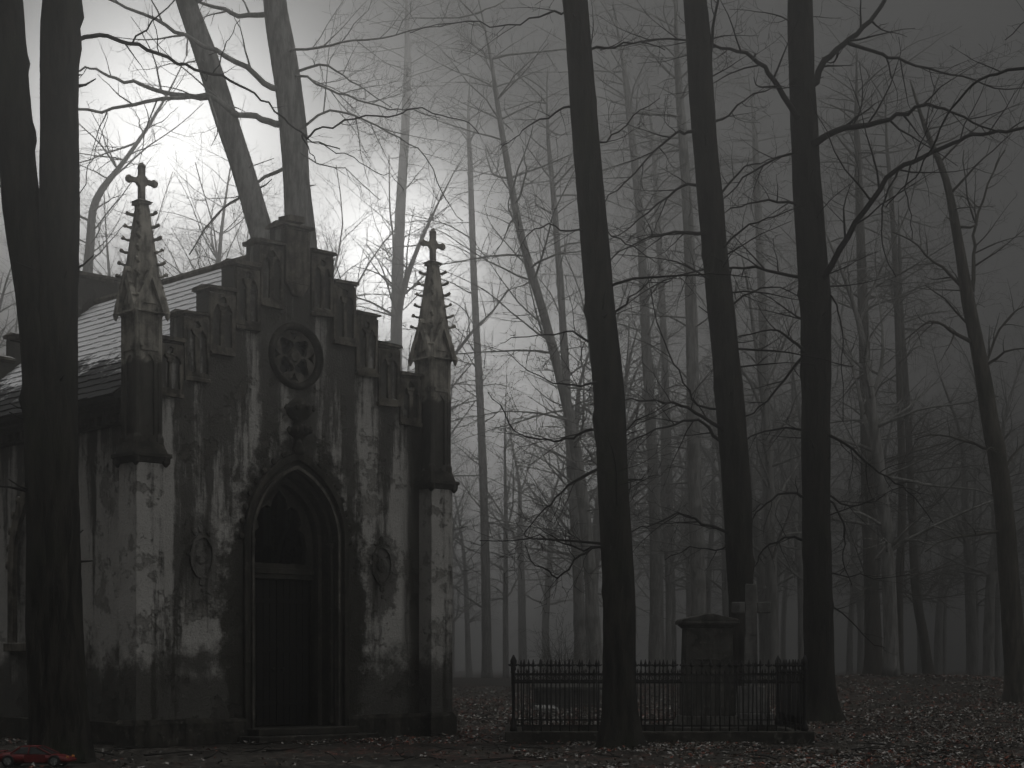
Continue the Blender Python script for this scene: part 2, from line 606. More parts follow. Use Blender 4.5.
    prof = [(0.535, YF + 0.05), (0.54, YF - 0.03), (0.57, YF - 0.07), (0.62, YF - 0.10), (0.66, YF - 0.07), (0.68, YF - 0.004)]
    for i, (r, y) in enumerate(prof):
        for k in range(n):
            a = 2 * PI * k / n
            ring.v.append((CX + r * math.cos(a), y, zr + r * math.sin(a)))
    for i in range(len(prof) - 1):
        for k in range(n):
            k2 = (k + 1) % n
            ring.f.append((i * n + k, i * n + k2, (i + 1) * n + k2, (i + 1) * n + k))
            ring.mi.append(0)
    rw = ring.build('rose_window', MT['soot'], CH, smooth=True)
    m = MB()
    holes = []
    for q in range(4):
        a = PI / 4 + q * PI / 2
        ux, uz = math.cos(a), math.sin(a)
        lobe_ = []
        for t in range(20):
            b_ = 2 * PI * t / 20
            r_ = 0.155 * (1 + 0.22 * math.cos(3 * b_))
            lobe_.append((CX + ux * (0.285 + r_ * math.cos(b_)) - uz * r_ * 1.05 * math.sin(b_), zr + uz * (0.285 + r_ * math.cos(b_)) + ux * r_ * 1.05 * math.sin(b_)))
        holes.append(lobe_)
        a = q * PI / 2
        ux, uz = math.cos(a), math.sin(a)
        holes.append([(CX + ux * r_ - uz * w_, zr + uz * r_ + ux * w_) for r_, w_ in ((0.50, -0.12), (0.47, 0.0), (0.50, 0.12), (0.42, 0.05), (0.33, 0.0), (0.42, -0.05))][::-1])
    m.plate([circle(CX, zr, 0.556, 40)] + holes, YF + 0.05, YF + 0.13)
    m.lathe([(0.10, YF + 0.0), (0.12, YF + 0.048)], (CX, 0, zr), 10, 'y')
    m.build('tracery', MT['plaque'], rw)
    m = MB()
    m.lathe([(0.55, YF + 0.20), (0.55, YF + 0.22)], (CX, 0, zr), 28, 'y')
    m.build('pane', MT['glass'], rw)

    # doorway -----------------------------------------------------------------
    base = lambda a, y0, y1, a2, zs=4.06, r1=None, r2=None: None
    por = empty('doorway', (0, 0, 0))
    por.parent = CH

    def ring_plate(a_out, a_in, y0, y1, name, mat, z0=0.02):
        ro = 1.46 * a_out / 1.06
        ri = 1.46 * a_in / 1.06
        o_ = arch(CX, a_out, z0, 4.06, ro, 14)
        i_ = arch(CX, a_in, z0, 4.06, ri, 14)
        mm = MB()
        mm.plate([o_ + i_[::-1]], y0, y1)
        return mm
    m = ring_plate(1.30, 1.19, YF - 0.10, YF - 0.003, '', None)
    m.build('hood_mould', MT['soot'], por, bevel=0.012)
    m = ring_plate(1.10, 1.05, YF - 0.06, YF + 0.06, '', None)
    m.build('arch_moulding', MT['plaque'], por)
    m = ring_plate(1.056, 0.96, YF + 0.16, YF + 0.42, '', None)
    m.build('arch_moulding', MT['soot'], por)
    m = ring_plate(0.957, 0.85, YF + 0.38, YF + 0.62, '', None)
    m.build('arch_moulding', MT['soot'], por)
    # crockets climbing the hood and the finial above
    m = MB()
    ho = arch(CX, 1.30, 0.02, 4.06, 1.46 * 1.30 / 1.06, 8)
    for (x, z) in ho[1:-1]:
        if abs(x - CX) < 0.1:
            continue
        s = 1 if x > CX else -1
        m = MB()
        m.lathe([(0.02, YF - 0.08), (0.055, YF - 0.07), (0.07, YF - 0.04), (0.04, YF - 0.003)], (x + s * 0.05, 0, z + 0.03), 8, 'y')
        m.build('crocket', MT['soot'], por)
    m = MB()
    cy = YF - 0.10
    prof = [(0.10, 5.80), (0.13, 5.92), (0.08, 5.98), (0.07, 6.12), (0.20, 6.20), (0.24, 6.28), (0.13, 6.36), (0.08, 6.46),
            (0.17, 6.52), (0.26, 6.62), (0.30, 6.74), (0.18, 6.86), (0.10, 6.93)]
    m.lathe(prof, (CX, cy, 0), 12)
    for a in range(8):
        t = a * PI / 4
        for z, r in ((6.28, 0.24), (6.72, 0.30)):
            m.lathe([(0.02, z - 0.06), (0.06, z), (0.02, z + 0.07)], (CX + r * math.cos(t), cy + r * math.sin(t), 0), 6)
    m.build('finial', MT['soot'], por, smooth=True)
    # tympanum with cusps
    y0 = YF + 0.50
    o_ = arch(CX, 0.90, 3.52, 4.06, 1.24, 14)
    cusp = [(CX - 0.66, 3.62), (CX - 0.70, 3.95), (CX - 0.62, 4.25), (CX - 0.50, 4.33), (CX - 0.56, 4.5), (CX - 0.46, 4.72),
            (CX - 0.30, 4.80), (CX - 0.22, 4.76), (CX - 0.16, 4.95), (CX, 5.12)]
    cusp = cusp + [(2 * CX - x, z) for x, z in reversed(cusp[:-1])]
    m = MB()
    m.plate([o_, cusp], YF + 0.56, YF + 0.70)
    m.build('tympanum', MT['soot'], por)
    m = MB()
    m.box(CX - 0.95, CX + 0.95, YF + 0.50, YF + 0.74, 3.40, 3.52)
    m.box(CX - 0.90, CX + 0.90, YF + 0.54, YF + 0.74, 3.30, 3.398)
    m.build('lintel', MT['soot'], por, bevel=0.01)
    for s in (-1, 1):
        d = MB()
        for k in range(5):
            x0 = CX + s * (0.01 + k * 0.165)
            x1 = CX + s * (0.01 + k * 0.165 + 0.157)
            d.box(min(x0, x1), max(x0, x1), YF + 0.66, YF + 0.72, 0.30, 3.29)
        for z in (0.7, 1.8, 2.8):
            d.box(min(CX + s * .02, CX + s * .82), max(CX + s * .02, CX + s * .82), YF + 0.64, YF + 0.658, z, z + 0.10)
        do = d.build('door', MT['wood'], por, bevel=0.006)
        hd = MB()
        hd.lathe([(0.02, YF + 0.58), (0.045, YF + 0.60), (0.03, YF + 0.66)], (CX + s * 0.12, 0, 1.45), 10, 'y')
        hd.build('handle', MT['iron'], do, smooth=True)
    # slender colonnettes in the jambs
    for s in (-1, 1):
        m = MB()
        x = CX + s * 1.0
        m.lathe([(0.075, 0.3), (0.075, 0.42), (0.045, 0.5), (0.045, 3.85), (0.07, 3.95), (0.085, 4.06)], (x, YF + 0.12, 0), 10)
        m.build('colonnette', MT['soot'], por, smooth=True)
    m = MB()
    m.box(CX - 1.5, CX + 1.5, -0.75, YF - 0.024, -0.02, 0.14)
    m.box(CX - 1.25, CX + 1.25, -0.40, YF + 0.70, 0.142, 0.28)
    m.build('doorstep', MT['soot'], CH, bevel=0.02)

    # carved plaques on the wall ------------------------------------------------
    for s in (-1, 1):
        m = MB()
        cx, cz = CX + s * 2.25, 3.65
        el = lambda rx, rz, n=26: [(cx + rx * math.cos(2 * PI * k / n), cz + rz * math.sin(2 * PI * k / n)) for k in range(n)]
        m.plate([el(0.29, 0.44), el(0.22, 0.36)], YF - 0.045, YF - 0.003)
        m.lathe([(0.03, YF - 0.04), (0.12, YF - 0.03), (0.17, YF - 0.003)], (cx, 0, cz), 12, 'y')
        for dx, dz, r_ in ((-0.16, 0.46, .07), (0.0, 0.52, .10), (0.16, 0.46, .07), (-.31, .05, .06), (.31, .05, .06), (0, -.5, .08), (0.02, -.66, .05)):
            m.lathe([(0.02, YF - 0.04), (r_ * .8, YF - 0.03), (r_, YF - 0.003)], (cx + dx, 0, cz + dz), 9, 'y')
        m.build('wall_plaque', MT['plaster'], CH, worn=0.012)

    # side window ----------------------------------------------------------------
    for xs, xo, s in ((0.08, 0.30, -1), (W - 0.08, W - 0.30, 1)):
        wn = MB()
        o_ = arch(4.1, 1.27, 2.0, 3.6, 2.0, 14)
        i_ = arch(4.1, 1.03, 2.0, 3.6, 1.65, 14)
        a, b_ = sorted((xs + s * 0.003, xs + s * 0.10))
        wn.plate([o_ + i_[::-1]], a, b_, 'x')
        for (y, z) in o_[1:-1:2]:
            d = 0.06 if y > 4.1 else -0.06
            wn.lathe([(0.03, 0), (0.09, 0.03), (0.09, 0.08), (0.03, 0.11)], (a - 0.005, y + d, z + 0.04), 8, 'x')
        wo = wn.build('window', MT['stone'], CH)
        t = MB()
        l1 = arch(4.1 - 0.48, 0.40, 2.05, 3.4, 0.65, 6)
        l2 = arch(4.1 + 0.48, 0.40, 2.05, 3.4, 0.65, 6)
        a, b_ = sorted((xo - 0.05, xo + 0.05))
        t.plate([arch(4.1, 0.997, 2.003, 3.6, 1.595, 10), l1, l2, circle(4.1, 4.38, 0.32, 14)], a, b_, 'x')
        t.build('tracery', MT['stone'], wo)
        g = MB()
        a, b_ = sorted((xo - s * 0.08, xo - s * 0.06))
        g.plate([arch(4.1, 0.99, 2.01, 3.6, 1.585, 8)], a, b_, 'x')
        g.build('pane', MT['glass'], wo)
        sl = MB()
        a, b_ = sorted((xs - s * 0.35, xs + s * 0.16))
        sl.box(a, b_, 2.75, 5.45, 1.82, 1.997)
        sl.build('sill', MT['stone'], wo, bevel=0.015)

    # corner buttress with its pinnacle ---------------------------------------------
    bt = MB()
    h = 0.305
    bt.box(-h, h, -h, h, 0.0, 5.32)
    bo = bt.build('buttress', MT['plaster'], CH, bevel=0.012)
    pl = MB()
    pl.box(-h - 0.07, h + 0.07, -h - 0.07, h + 0.07, 0, 0.42)
    pl.frustum(0, 0, 0.422, 0.52, h + 0.06, h + 0.06, h + 0.004, h + 0.004)
    pl.build('buttress_plinth', MT['soot'], bo, bevel=0.012)
    cp = MB()
    cp.frustum(0, 0, 5.322, 5.42, h + 0.004, h + 0.004, h + 0.08, h + 0.08)
    cp.box(-h - 0.11, h + 0.11, -h - 0.11, h + 0.11, 5.422, 5.50)
    cp.frustum(0, 0, 5.502, 5.72, h + 0.05, h + 0.05, 0.29, 0.29)
    for x in (-1, 1):
        for y in (-1, 1):
            cp.lathe([(0.02, 5.25), (0.08, 5.32), (0.09, 5.42)], (x * (h + 0.02), y * (h + 0.02), 0), 8)
    cp.build('capital', MT['soot'], bo, bevel=0.01)

    pin = MB()
    hw = 0.285
    pin.box(-hw + 0.085, hw - 0.085, -hw + 0.085, hw - 0.085, 5.6, 8.4)      # core
    for x in (-1, 1):
        for y in (-1, 1):                                               # corner shafts
            pin.lathe([(0.085, 5.70), (0.085, 5.80), (0.058, 5.86), (0.058, 8.05), (0.085, 8.15), (0.085, 8.24)],
                      (x * (hw - 0.05), y * (hw - 0.05), 0), 8)
    pin.lathe([(hw + 0.02, 5.7), (hw - 0.0, 5.78)], (0, 0, 0), 4)
    # lancet panels between the shafts
    for q in range(4):
        p = MB()
        w = hw - 0.10
        out = [(-w, 5.72), (w, 5.72), (w, 8.30), (-w, 8.30)]
        holes = [arch(0, w - 0.07, 5.85, 7.15, 0.2, 6)]
        p.plate([out] + holes, -hw + 0.025, -hw + 0.068)
        p.box(-w, w, -hw + 0.0, -hw + 0.023, 7.42, 7.50)
        R = Matrix.Rotation(q * PI / 2, 3, 'Z')
        pin.add([R @ Vector(v) for v in p.v], p.f)
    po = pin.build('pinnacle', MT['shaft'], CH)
    gb = MB()
    for q in range(4):
        p = MB()
        w = hw + 0.07
        tri = [(-w, 8.20), (-w - 0.03, 8.12), (w + 0.03, 8.12), (w, 8.20), (0.03, 8.95), (0, 9.0), (-0.03, 8.95)]
        inner = [(-w + 0.12, 8.14), (w - 0.12, 8.14), (0, 8.78)]
        p.plate([tri, inner], -hw - 0.09, -hw + 0.05)
        p.plate([[(-w + 0.1, 8.2), (w - 0.1, 8.2), (0, 8.85)]], -hw + 0.03, -hw + 0.14)
        for t in (0.25, 0.55, 0.85):
            for s in (-1, 1):
                p.lathe([(0.015, -hw - 0.08), (0.03, -hw - 0.06), (0.02, -hw)], (s * (w + 0.015) * (1 - t), 0, 8.2 + 0.78 * t + 0.03), 6, 'y')
        R = Matrix.Rotation(q * PI / 2, 3, 'Z')
        gb.add([R @ Vector(v) for v in p.v], p.f)
    for x in (-1, 1):
        for y in (-1, 1):      # hanging corner drops
            gb.lathe([(0.015, 8.0), (0.05, 8.06), (0.06, 8.13)], (x * (hw + 0.06), y * (hw + 0.06), 0), 6)
    gb.build('gablet', MT['spire'], po, worn=0.01)
    sp = MB()
    sp.frustum(0, 0, 8.30, 10.18, 0.30, 0.30, 0.085, 0.085)
    sp.frustum(0, 0, 8.60, 10.18, 0.20, 0.20, 0.092, 0.092)
    for k in range(6):
        z = 8.82 + k * 0.235
        a = 0.30 - (0.30 - 0.085) * (z - 8.30) / 1.88
        for x in (-1, 1):
            for y in (-1, 1):
                c0 = Vector((x * a, y * a, z))
                dr = Vector((x, y, 0)).normalized()
                sp.tube([c0 - dr * 0.02, c0 + dr * 0.06 + Vector((0, 0, 0.01)), c0 + dr * 0.115 + Vector((0, 0, 0.035))], [0.035, 0.024, 0.034], 6)
                sp.lathe([(0.02, -0.03), (0.042, 0), (0.02, 0.035)], c0 + dr * 0.125 + Vector((0, 0, 0.04)), 6)
    sp.box(-0.135, 0.135, -0.135, 0.135, 10.18, 10.23)
    sp.frustum(0, 0, 10.23, 10.28, 0.16, 0.16, 0.07, 0.07)
    sp.build('spire', MT['spire'], po, worn=0.012)
    cr = MB()
    cr.box(-0.055, 0.055, -0.055, 0.055, 10.28, 10.90)
    cr.box(-0.27, 0.27, -0.045, 0.045, 10.585, 10.675)
    for dx in (-0.27, 0.27):
        cr.lathe([(0.055, -0.06), (0.085, 0), (0.055, 0.06)], (dx, 0, 10.63), 8, 'y')
    cr.lathe([(0.05, 10.86), (0.085, 10.91), (0.03, 10.98)], (0, 0, 0), 8)
    cr.lathe([(0.12, -0.05), (0.12, 0.05)], (0, 0, 10.63), 12, 'y')
    cr.build('cross', MT['spire'], po, bevel=0.008)
    for src in (bo, po):
        c = copy_tree(src, CH)
        c.location = (W + 0.02, 0, 0)
        src.location = (-0.08, 0, 0)


build_chapel()


# ------------------------------------------------------------------ trees
class Twigs:
    """collects many thin tubes and builds them at once"""
    def __init__(self):
        self.b = {}

    def add(self, pts, r0, r1):
        pts = np.asarray(pts, float)
        n = len(pts)
        sides = 8 if r0 > 0.07 else (6 if r0 > 0.03 else (4 if r0 > 0.012 else 3))
        rad = r1 + (r0 - r1) * (1 - np.linspace(0, 1, n)) ** 1.35
        self.b.setdefault((n, sides), []).append((pts, rad))

    def build(self, name, mat, parent):
        V, Fc, off = [], [], 0
        for (n, s), items in self.b.items():
            P = np.stack([i[0] for i in items])
            R = np.stack([i[1] for i in items])
            T = np.empty_like(P)
            T[:, 1:-1] = P[:, 2:] - P[:, :-2]
            T[:, 0] = P[:, 1] - P[:, 0]
            T[:, -1] = P[:, -1] - P[:, -2]
            T /= np.linalg.norm(T, axis=2, keepdims=True) + 1e-9
            mt = T.mean(axis=1)
            ref = np.where(np.abs(mt[:, 2:3]) < 0.8, np.array([[0, 0, 1.0]]), np.array([[1.0, 0, 0]]))[:, None, :]
            U = np.cross(T, np.broadcast_to(ref, T.shape))
            U /= np.linalg.norm(U, axis=2, keepdims=True) + 1e-9
            Wv = np.cross(T, U)
            a = np.arange(s) * 2 * PI / s
            ring = P[:, :, None, :] + R[:, :, None, None] * (U[:, :, None, :] * np.cos(a)[None, None, :, None] + Wv[:, :, None, :] * np.sin(a)[None, None, :, None])
            m = len(items)
            V.append(ring.reshape(-1, 3))
            base = np.arange(m)[:, None, None] * (n * s)
            i = np.arange(n - 1)[None, :, None] * s
            k = np.arange(s)[None, None, :]
            k2 = (k + 1) % s
            q = np.stack(np.broadcast_arrays(base + i + k, base + i + k2, base + i + s + k2, base + i + s + k), axis=-1).reshape(-1, 4) + off
            Fc.append(q)
            off += m * n * s
        V = np.concatenate(V)
        Q = np.concatenate(Fc)
        me = bpy.data.meshes.new(name)
        me.vertices.add(len(V))
        me.vertices.foreach_set('co', V.astype(np.float32).ravel())
        me.loops.add(len(Q) * 4)
        me.loops.foreach_set('vertex_index', Q.astype(np.int32).ravel())
        me.polygons.add(len(Q))
        me.polygons.foreach_set('loop_start', (np.arange(len(Q)) * 4).astype(np.int32))
        me.polygons.foreach_set('use_smooth', np.ones(len(Q), bool))
        me.materials.append(mat)
        me.update(calc_edges=True)
        o = bpy.data.objects.new(name, me)
        COL.objects.link(o)
        o.parent = parent
        return o


def rnd(a, b):
    return random.uniform(a, b)


def perp(d):
    r = np.array([random.gauss(0, 1) for _ in range(3)])
    r -= d * np.dot(r, d)
    return r / (np.linalg.norm(r) + 1e-9)


RATE = {1: 2.6, 2: 3.6, 3: 4.4, 4: 0}
NSEG = {1: 8, 2: 6, 3: 4, 4: 3}


def spray(tw, pts, r0, r1, lvl, maxl, dens=1.0, lscale=1.0, skip=0.15):
    """side twigs along an existing branch"""
    pts = np.asarray(pts, float)
    seg = np.linalg.norm(np.diff(pts, axis=0), axis=1)
    L = seg.sum()
    cum = np.concatenate([[0], np.cumsum(seg)])
    n = int(L * RATE[lvl] * dens + rnd(0, 1))
    for k in range(n):
        t = skip + (1 - skip) * (k + rnd(0.1, 0.9)) / max(1, n)
        s = t * L
        i = min(len(seg) - 1, max(0, int(np.searchsorted(cum, s) - 1)))
        f = (s - cum[i]) / (seg[i] + 1e-9)
        p = pts[i] + (pts[i + 1] - pts[i]) * f
        d = (pts[i + 1] - pts[i]) / (seg[i] + 1e-9)
        r = (r0 + (r1 - r0) * t)
        ang = math.radians(rnd(32, 68))
        nd = d * math.cos(ang) + perp(d) * math.sin(ang)
        ln = L * rnd(0.25, 0.5) * (1.15 - 0.6 * t) * lscale
        ln = max(0.25, min(ln, 3.2 if lvl == 1 else 1.6))
        grow(tw, p, nd, ln, max(0.004, r * rnd(0.34, 0.54)), lvl + 1, maxl, dens)


def grow(tw, p, d, L, r, lvl, maxl, dens=1.0, up=None):
    n = NSEG[min(lvl, 4)]
    pts = [np.asarray(p, float)]
    d = np.asarray(d, float)
    d = d / np.linalg.norm(d)
    wob = {1: 0.10, 2: 0.13, 3: 0.15, 4: 0.16}[min(lvl, 4)]
    trop = up if up is not None else {1: -0.02, 2: 0.015, 3: 0.04, 4: 0.06}[min(lvl, 4)]
    for k in range(n):
        d = d + np.array([random.gauss(0, wob), random.gauss(0, wob), random.gauss(0, wob * 0.8) + trop])
        d /= np.linalg.norm(d)
        pts.append(pts[-1] + d * (L / n))
    r1 = max(0.0028, r * (0.25 if lvl < 3 else 0.45))
    tw.add(pts, r, r1)
    if lvl < maxl:
        spray(tw, pts, r, r1, lvl, maxl, dens)
    return pts


def trunk_tube(mb, pts, rad, sides=30, flare=0.0, rough=0.075, seed=0, step=0.16, base_z=None):
    """trunk with an uneven outline and a root flare; pts are Vectors bottom to top"""
    rr = random.Random(seed)
    ph = [(rr.uniform(0, 6.28), rr.uniform(0.5, 1.7), rr.randint(2, 5), rr.uniform(0.3, 1.0)) for _ in range(7)]
    # resample with a smooth interpolation
    P = [Vector(p) for p in pts]
    out, ro = [], []
    for i in range(len(P) - 1):
        p0, p1, p2, p3 = P[max(i - 1, 0)], P[i], P[i + 1], P[min(i + 2, len(P) - 1)]
        n = max(2, int((p2 - p1).length / step))
        for k in range(n):
            t = k / n
            q = 0.5 * ((2 * p1) + (p2 - p0) * t + (2 * p0 - 5 * p1 + 4 * p2 - p3) * t * t + (3 * p1 - p0 - 3 * p2 + p3) * t ** 3)
            out.append(q)
            ro.append(rad[i] + (rad[i + 1] - rad[i]) * t)
    out.append(P[-1])
    ro.append(rad[-1])
    z0 = out[0].z if base_z is None else base_z
    vs, fs = [], []
    knots = [(rr.uniform(2, 13), rr.uniform(0, 6.28), rr.uniform(0.02, 0.075)) for _ in range(16)]
    rid = [(rr.randint(7, 13), rr.uniform(0, 6.28), rr.uniform(0.4, 1.6), rr.uniform(0, 6.28)) for _ in range(4)]
    for i, p in enumerate(out):
        t = (out[min(i + 1, len(out) - 1)] - out[max(i - 1, 0)]).normalized()
        u = t.cross(Vector((0, 1, 0.01))).normalized()
        v = t.cross(u)
        h = max(0, p.z - z0)
        for k in range(sides):
            a = 2 * PI * k / sides
            w = sum(amp * math.sin(m * a + f * p.z * 1.7 + f0) for f0, f, m, amp in ph) / 4.0
            w2 = sum(math.sin(m * a + f0 + 1.5 * math.sin(p.z * f + f1)) for m, f0, f, f1 in rid) / 4
            r = ro[i] * (1 + rough * w + 0.035 * w2 + rr.uniform(-0.012, 0.012))
            if flare:
                e = math.exp(-h / 0.45)
                r *= 1 + flare * e * (0.6 + 0.4 * math.sin(5 * a + ph[0][0]) + 0.25 * math.sin(3 * a + ph[1][0]))
            for kz, ka, ks in knots:
                dd = (p.z - z0 - kz) ** 2 / 0.02 + (math.sin((a - ka) / 2) ** 2) / 0.04
                r += ks * math.exp(-dd)
            vs.append(p + u * (r * math.cos(a)) + v * (r * math.sin(a)))
    s = sides
    for i in range(len(out) - 1):
        for k in range(s):
            k2 = (k + 1) % s
            fs.append((i * s + k, i * s + k2, (i + 1) * s + k2, (i + 1) * s + k))
    fs.append(tuple(range(s)))
    fs.append(tuple((len(out) - 1) * s + k for k in range(s))[::-1])
    mb.add(vs, fs)
    return out, ro


def traced(tw, px, d0, d1, r0, r1, dens=1.0, lvl=1, maxl=4, lscale=1.0, org=None):
    """limb along picture positions whose distance runs from d0 to d1"""
    n = len(px)
    P = [np.array(at(x, y, d0 + (d1 - d0) * i / max(1, n - 1))) for i, (x, y) in enumerate(px)]
    # finer, slightly kinked
    Q = []
    for i in range(n - 1):
        p0, p1, p2, p3 = P[max(i - 1, 0)], P[i], P[i + 1], P[min(i + 2, n - 1)]
        for k in range(3):
            t = k / 3
            Q.append(0.5 * ((2 * p1) + (p2 - p0) * t + (2 * p0 - 5 * p1 + 4 * p2 - p3) * t * t + (3 * p1 - p0 - 3 * p2 + p3) * t ** 3)
                     + np.array([random.gauss(0, 0.02), random.gauss(0, 0.02), random.gauss(0, 0.025)]) * (1 if i + k else 0))
    Q.append(P[-1])
    if org is not None:
        Q = [q - np.array(org) for q in Q]
    tw.add(Q, r0, r1)
    spray(tw, Q, r0, r1, lvl, maxl, dens, lscale)


def crown_above(tw, top_pts, top_r, n, z_lo, spread=4.0, dens=0.8, maxl=3, rise=(10, 45), sector=None):
    """laterals spaced along the upper trunk"""
    zs = [p[2] for p in top_pts]
    for k in range(n):
        t = rnd(0, 1)
        z = z_lo + (zs[-1] - z_lo) * t
        i = min(range(len(zs)), key=lambda j: abs(zs[j] - z))
        p = np.array(top_pts[i])
        a = rnd(0, 2 * PI) if sector is None else rnd(*sector)
        e = math.radians(rnd(*rise))
        d = np.array([math.cos(a) * math.cos(e), math.sin(a) * math.cos(e), math.sin(e)])
        L = spread * rnd(0.5, 1.0) * (1.1 - 0.5 * t)
        grow(tw, p, d, L, min(top_r[i] * 0.4, 0.02 + L * 0.012), 1, maxl, dens)


def big_tree(name, label, d, axis, widths, limbs, cat='tree', group=None, bark='bark', flare=0.6, seed=1, top=None, n_up=10, n_low=10, maxl=4,
             extra_axis=None, low_z=4.0, low_len=2.6, dens=1.0):
    """tree traced from the photograph: axis and widths are picture positions at distance d"""
    base = at(axis[0][0], HZ, d)
    gz0 = gz(base.x, base.y)
    root = empty(name, (base.x, base.y, gz0))
    tag(root, label, cat, group)
    mb = MB()
    tw = Twigs()
    org = Vector((base.x, base.y, gz0))
    allp = []
    for ai, (ax, wd) in enumerate([(axis, widths)] + (extra_axis or [])):
        pts = [at(x, y, d) for x, y in ax]
        if ai == 0 or True:
            pts[0].z = gz0 - 0.15 if pts[0].z < gz0 + 1.5 else pts[0].z
        rad = [w * d / F / 2 for w in wd]
        if top:                                     # carry the stem on above the frame
            dirv = (pts[-1] - pts[-2]).normalized()
            for k in range(3):
                dirv = (dirv + Vector((rnd(-.08, .08), rnd(-.08, .08), 0.05))).normalized()
                pts.append(pts[-1] + dirv * (top / 3))
                rad.append(rad[-1] * (0.75, 0.55, 0.2)[k])
        pts = [p - org for p in pts]
        far = d > 50
        o_, r_ = trunk_tube(mb, pts, rad, sides=14 if far else 30, step=0.5 if far else 0.16, flare=flare if pts[0].z < 0.5 else 0, seed=seed + ai, base_z=0.0)
        for k in range(0 if far else 14):        # snapped-off dead stubs
            j = random.randrange(len(o_) // 6, len(o_))
            a = rnd(0, 2 * PI)
            dv = np.array([math.cos(a), math.sin(a), rnd(-0.1, 0.6)])
            st = np.array(o_[j]) + dv * r_[j] * 0.8
            L = rnd(0.12, 0.6)
            tw.add([st, st + dv * L * .5, st + dv * L + np.array([0, 0, rnd(-.05, .08)])], rnd(0.012, 0.035), 0.01)
        allp.append((o_, r_))
        if n_up:
            crown_above(tw, [tuple(p) for p in o_], r_, n_up, max(p.z for p in pts) - (top or 4), 4.5, 0.7 * dens, 3)
        if n_low:
            for k in range(n_low):
                j = random.randrange(len(o_))
                tries = 0
                while o_[j].z < low_z and tries < 30:
                    j = random.randrange(len(o_))
                    tries += 1
                a = rnd(0, 2 * PI)
                e = math.radians(rnd(-5, 40))
                dv = np.array([math.cos(a) * math.cos(e), math.sin(a) * math.cos(e), math.sin(e)])
                L = low_len * rnd(0.4, 1.2)
                grow(tw, np.array(o_[j]), dv, L, 0.012 + 0.007 * L, 1, maxl, dens, up=rnd(-0.06, 0.01))
    for lb in limbs:
        px, dd, w0, w1 = lb[:4]
        kw = lb[4] if len(lb) > 4 else {}
        best = None
        for ax, wd in [(axis, widths)] + (extra_axis or []):
            for (xa, ya), (xb, yb) in zip(ax, ax[1:]):
                if min(ya, yb) <= px[0][1] <= max(ya, yb) and ya != yb:
                    xx = xa + (xb - xa) * (px[0][1] - ya) / (yb - ya)
                    if best is None or abs(xx - px[0][0]) < abs(best - px[0][0]):
                        best = xx
        if best is not None and 3 < abs(best - px[0][0]) < 45:
            px = [(best, px[0][1] + 3)] + list(px)
        traced(tw, px, d, d + dd, w0 * 0.8 * d / F / 2, w1 * 0.8 * d / F / 2, org=org, **({'dens': dens} | kw))
    mb.build('trunk', MT[bark], root, smooth=True)
    tw.build('crown', MT['twig'] if bark == 'bark' else MT[bark], root)
    return root


# A: forked tree close on the left
big_tree('tree', 'thick forked black trunk standing in front of the chapel side wall', 27.8,
         [(55, 768), (50, 690), (46, 600), (42, 400), (34, 300), (21, 200), (13, 100), (5, 0)], [50, 42, 38, 36, 36, 36, 35, 34],
         [([(79, 38), (100, 35), (130, 43), (159, 53), (186, 65), (213, 73), (239, 85), (262, 100), (282, 116), (302, 135), (319, 143), (340, 149)], 1.2, 6.5, 1.6,
           {'dens': 0.35, 'lscale': 0.35}),
          ([(302, 135), (310, 136), (333, 125), (366, 118), (396, 116), (413, 108), (443, 115), (463, 120), (479, 134)], 0.5, 3.0, 1.2, {'dens': 0.6, 'lscale': 0.45}),
          ([(302, 135), (309, 148), (316, 163)], 0.2, 2.6, 1.4, {'dens': 0.3}),
          ([(319, 143), (345, 155), (367, 166), (390, 175), (404, 190)], 0.4, 1.8, 1.0, {'dens': 0.6, 'lscale': 0.5}),
          ([(133, 42), (153, 22), (176, 0), (190, -25)], 0.4, 2.6, 1.4, {'dens': 0.3}),
          ([(159, 53), (156, 30), (152, 5)], 0.2, 1.8, 1, {'dens': 0.3}),
          ([(213, 73), (222, 55), (229, 38), (240, 20)], 0.2, 2.0, 1, {'dens': 0.5}),
          ([(205, 72), (207, 82), (199, 70)], 0.1, 1.6, 1, {'dens': 0.2}),
          ([(79, 191), (90, 165), (100, 140), (108, 113)], 0.3, 1.8, 1, {'dens': 0.3})],
         extra_axis=[([(66, 768), (63, 690), (60, 600), (57, 400), (57, 300), (59, 200), (60, 100), (62, 0)], [52, 46, 42, 40, 40, 39, 38, 37])],
         seed=3, top=7, n_up=7, n_low=0, flare=0.3)

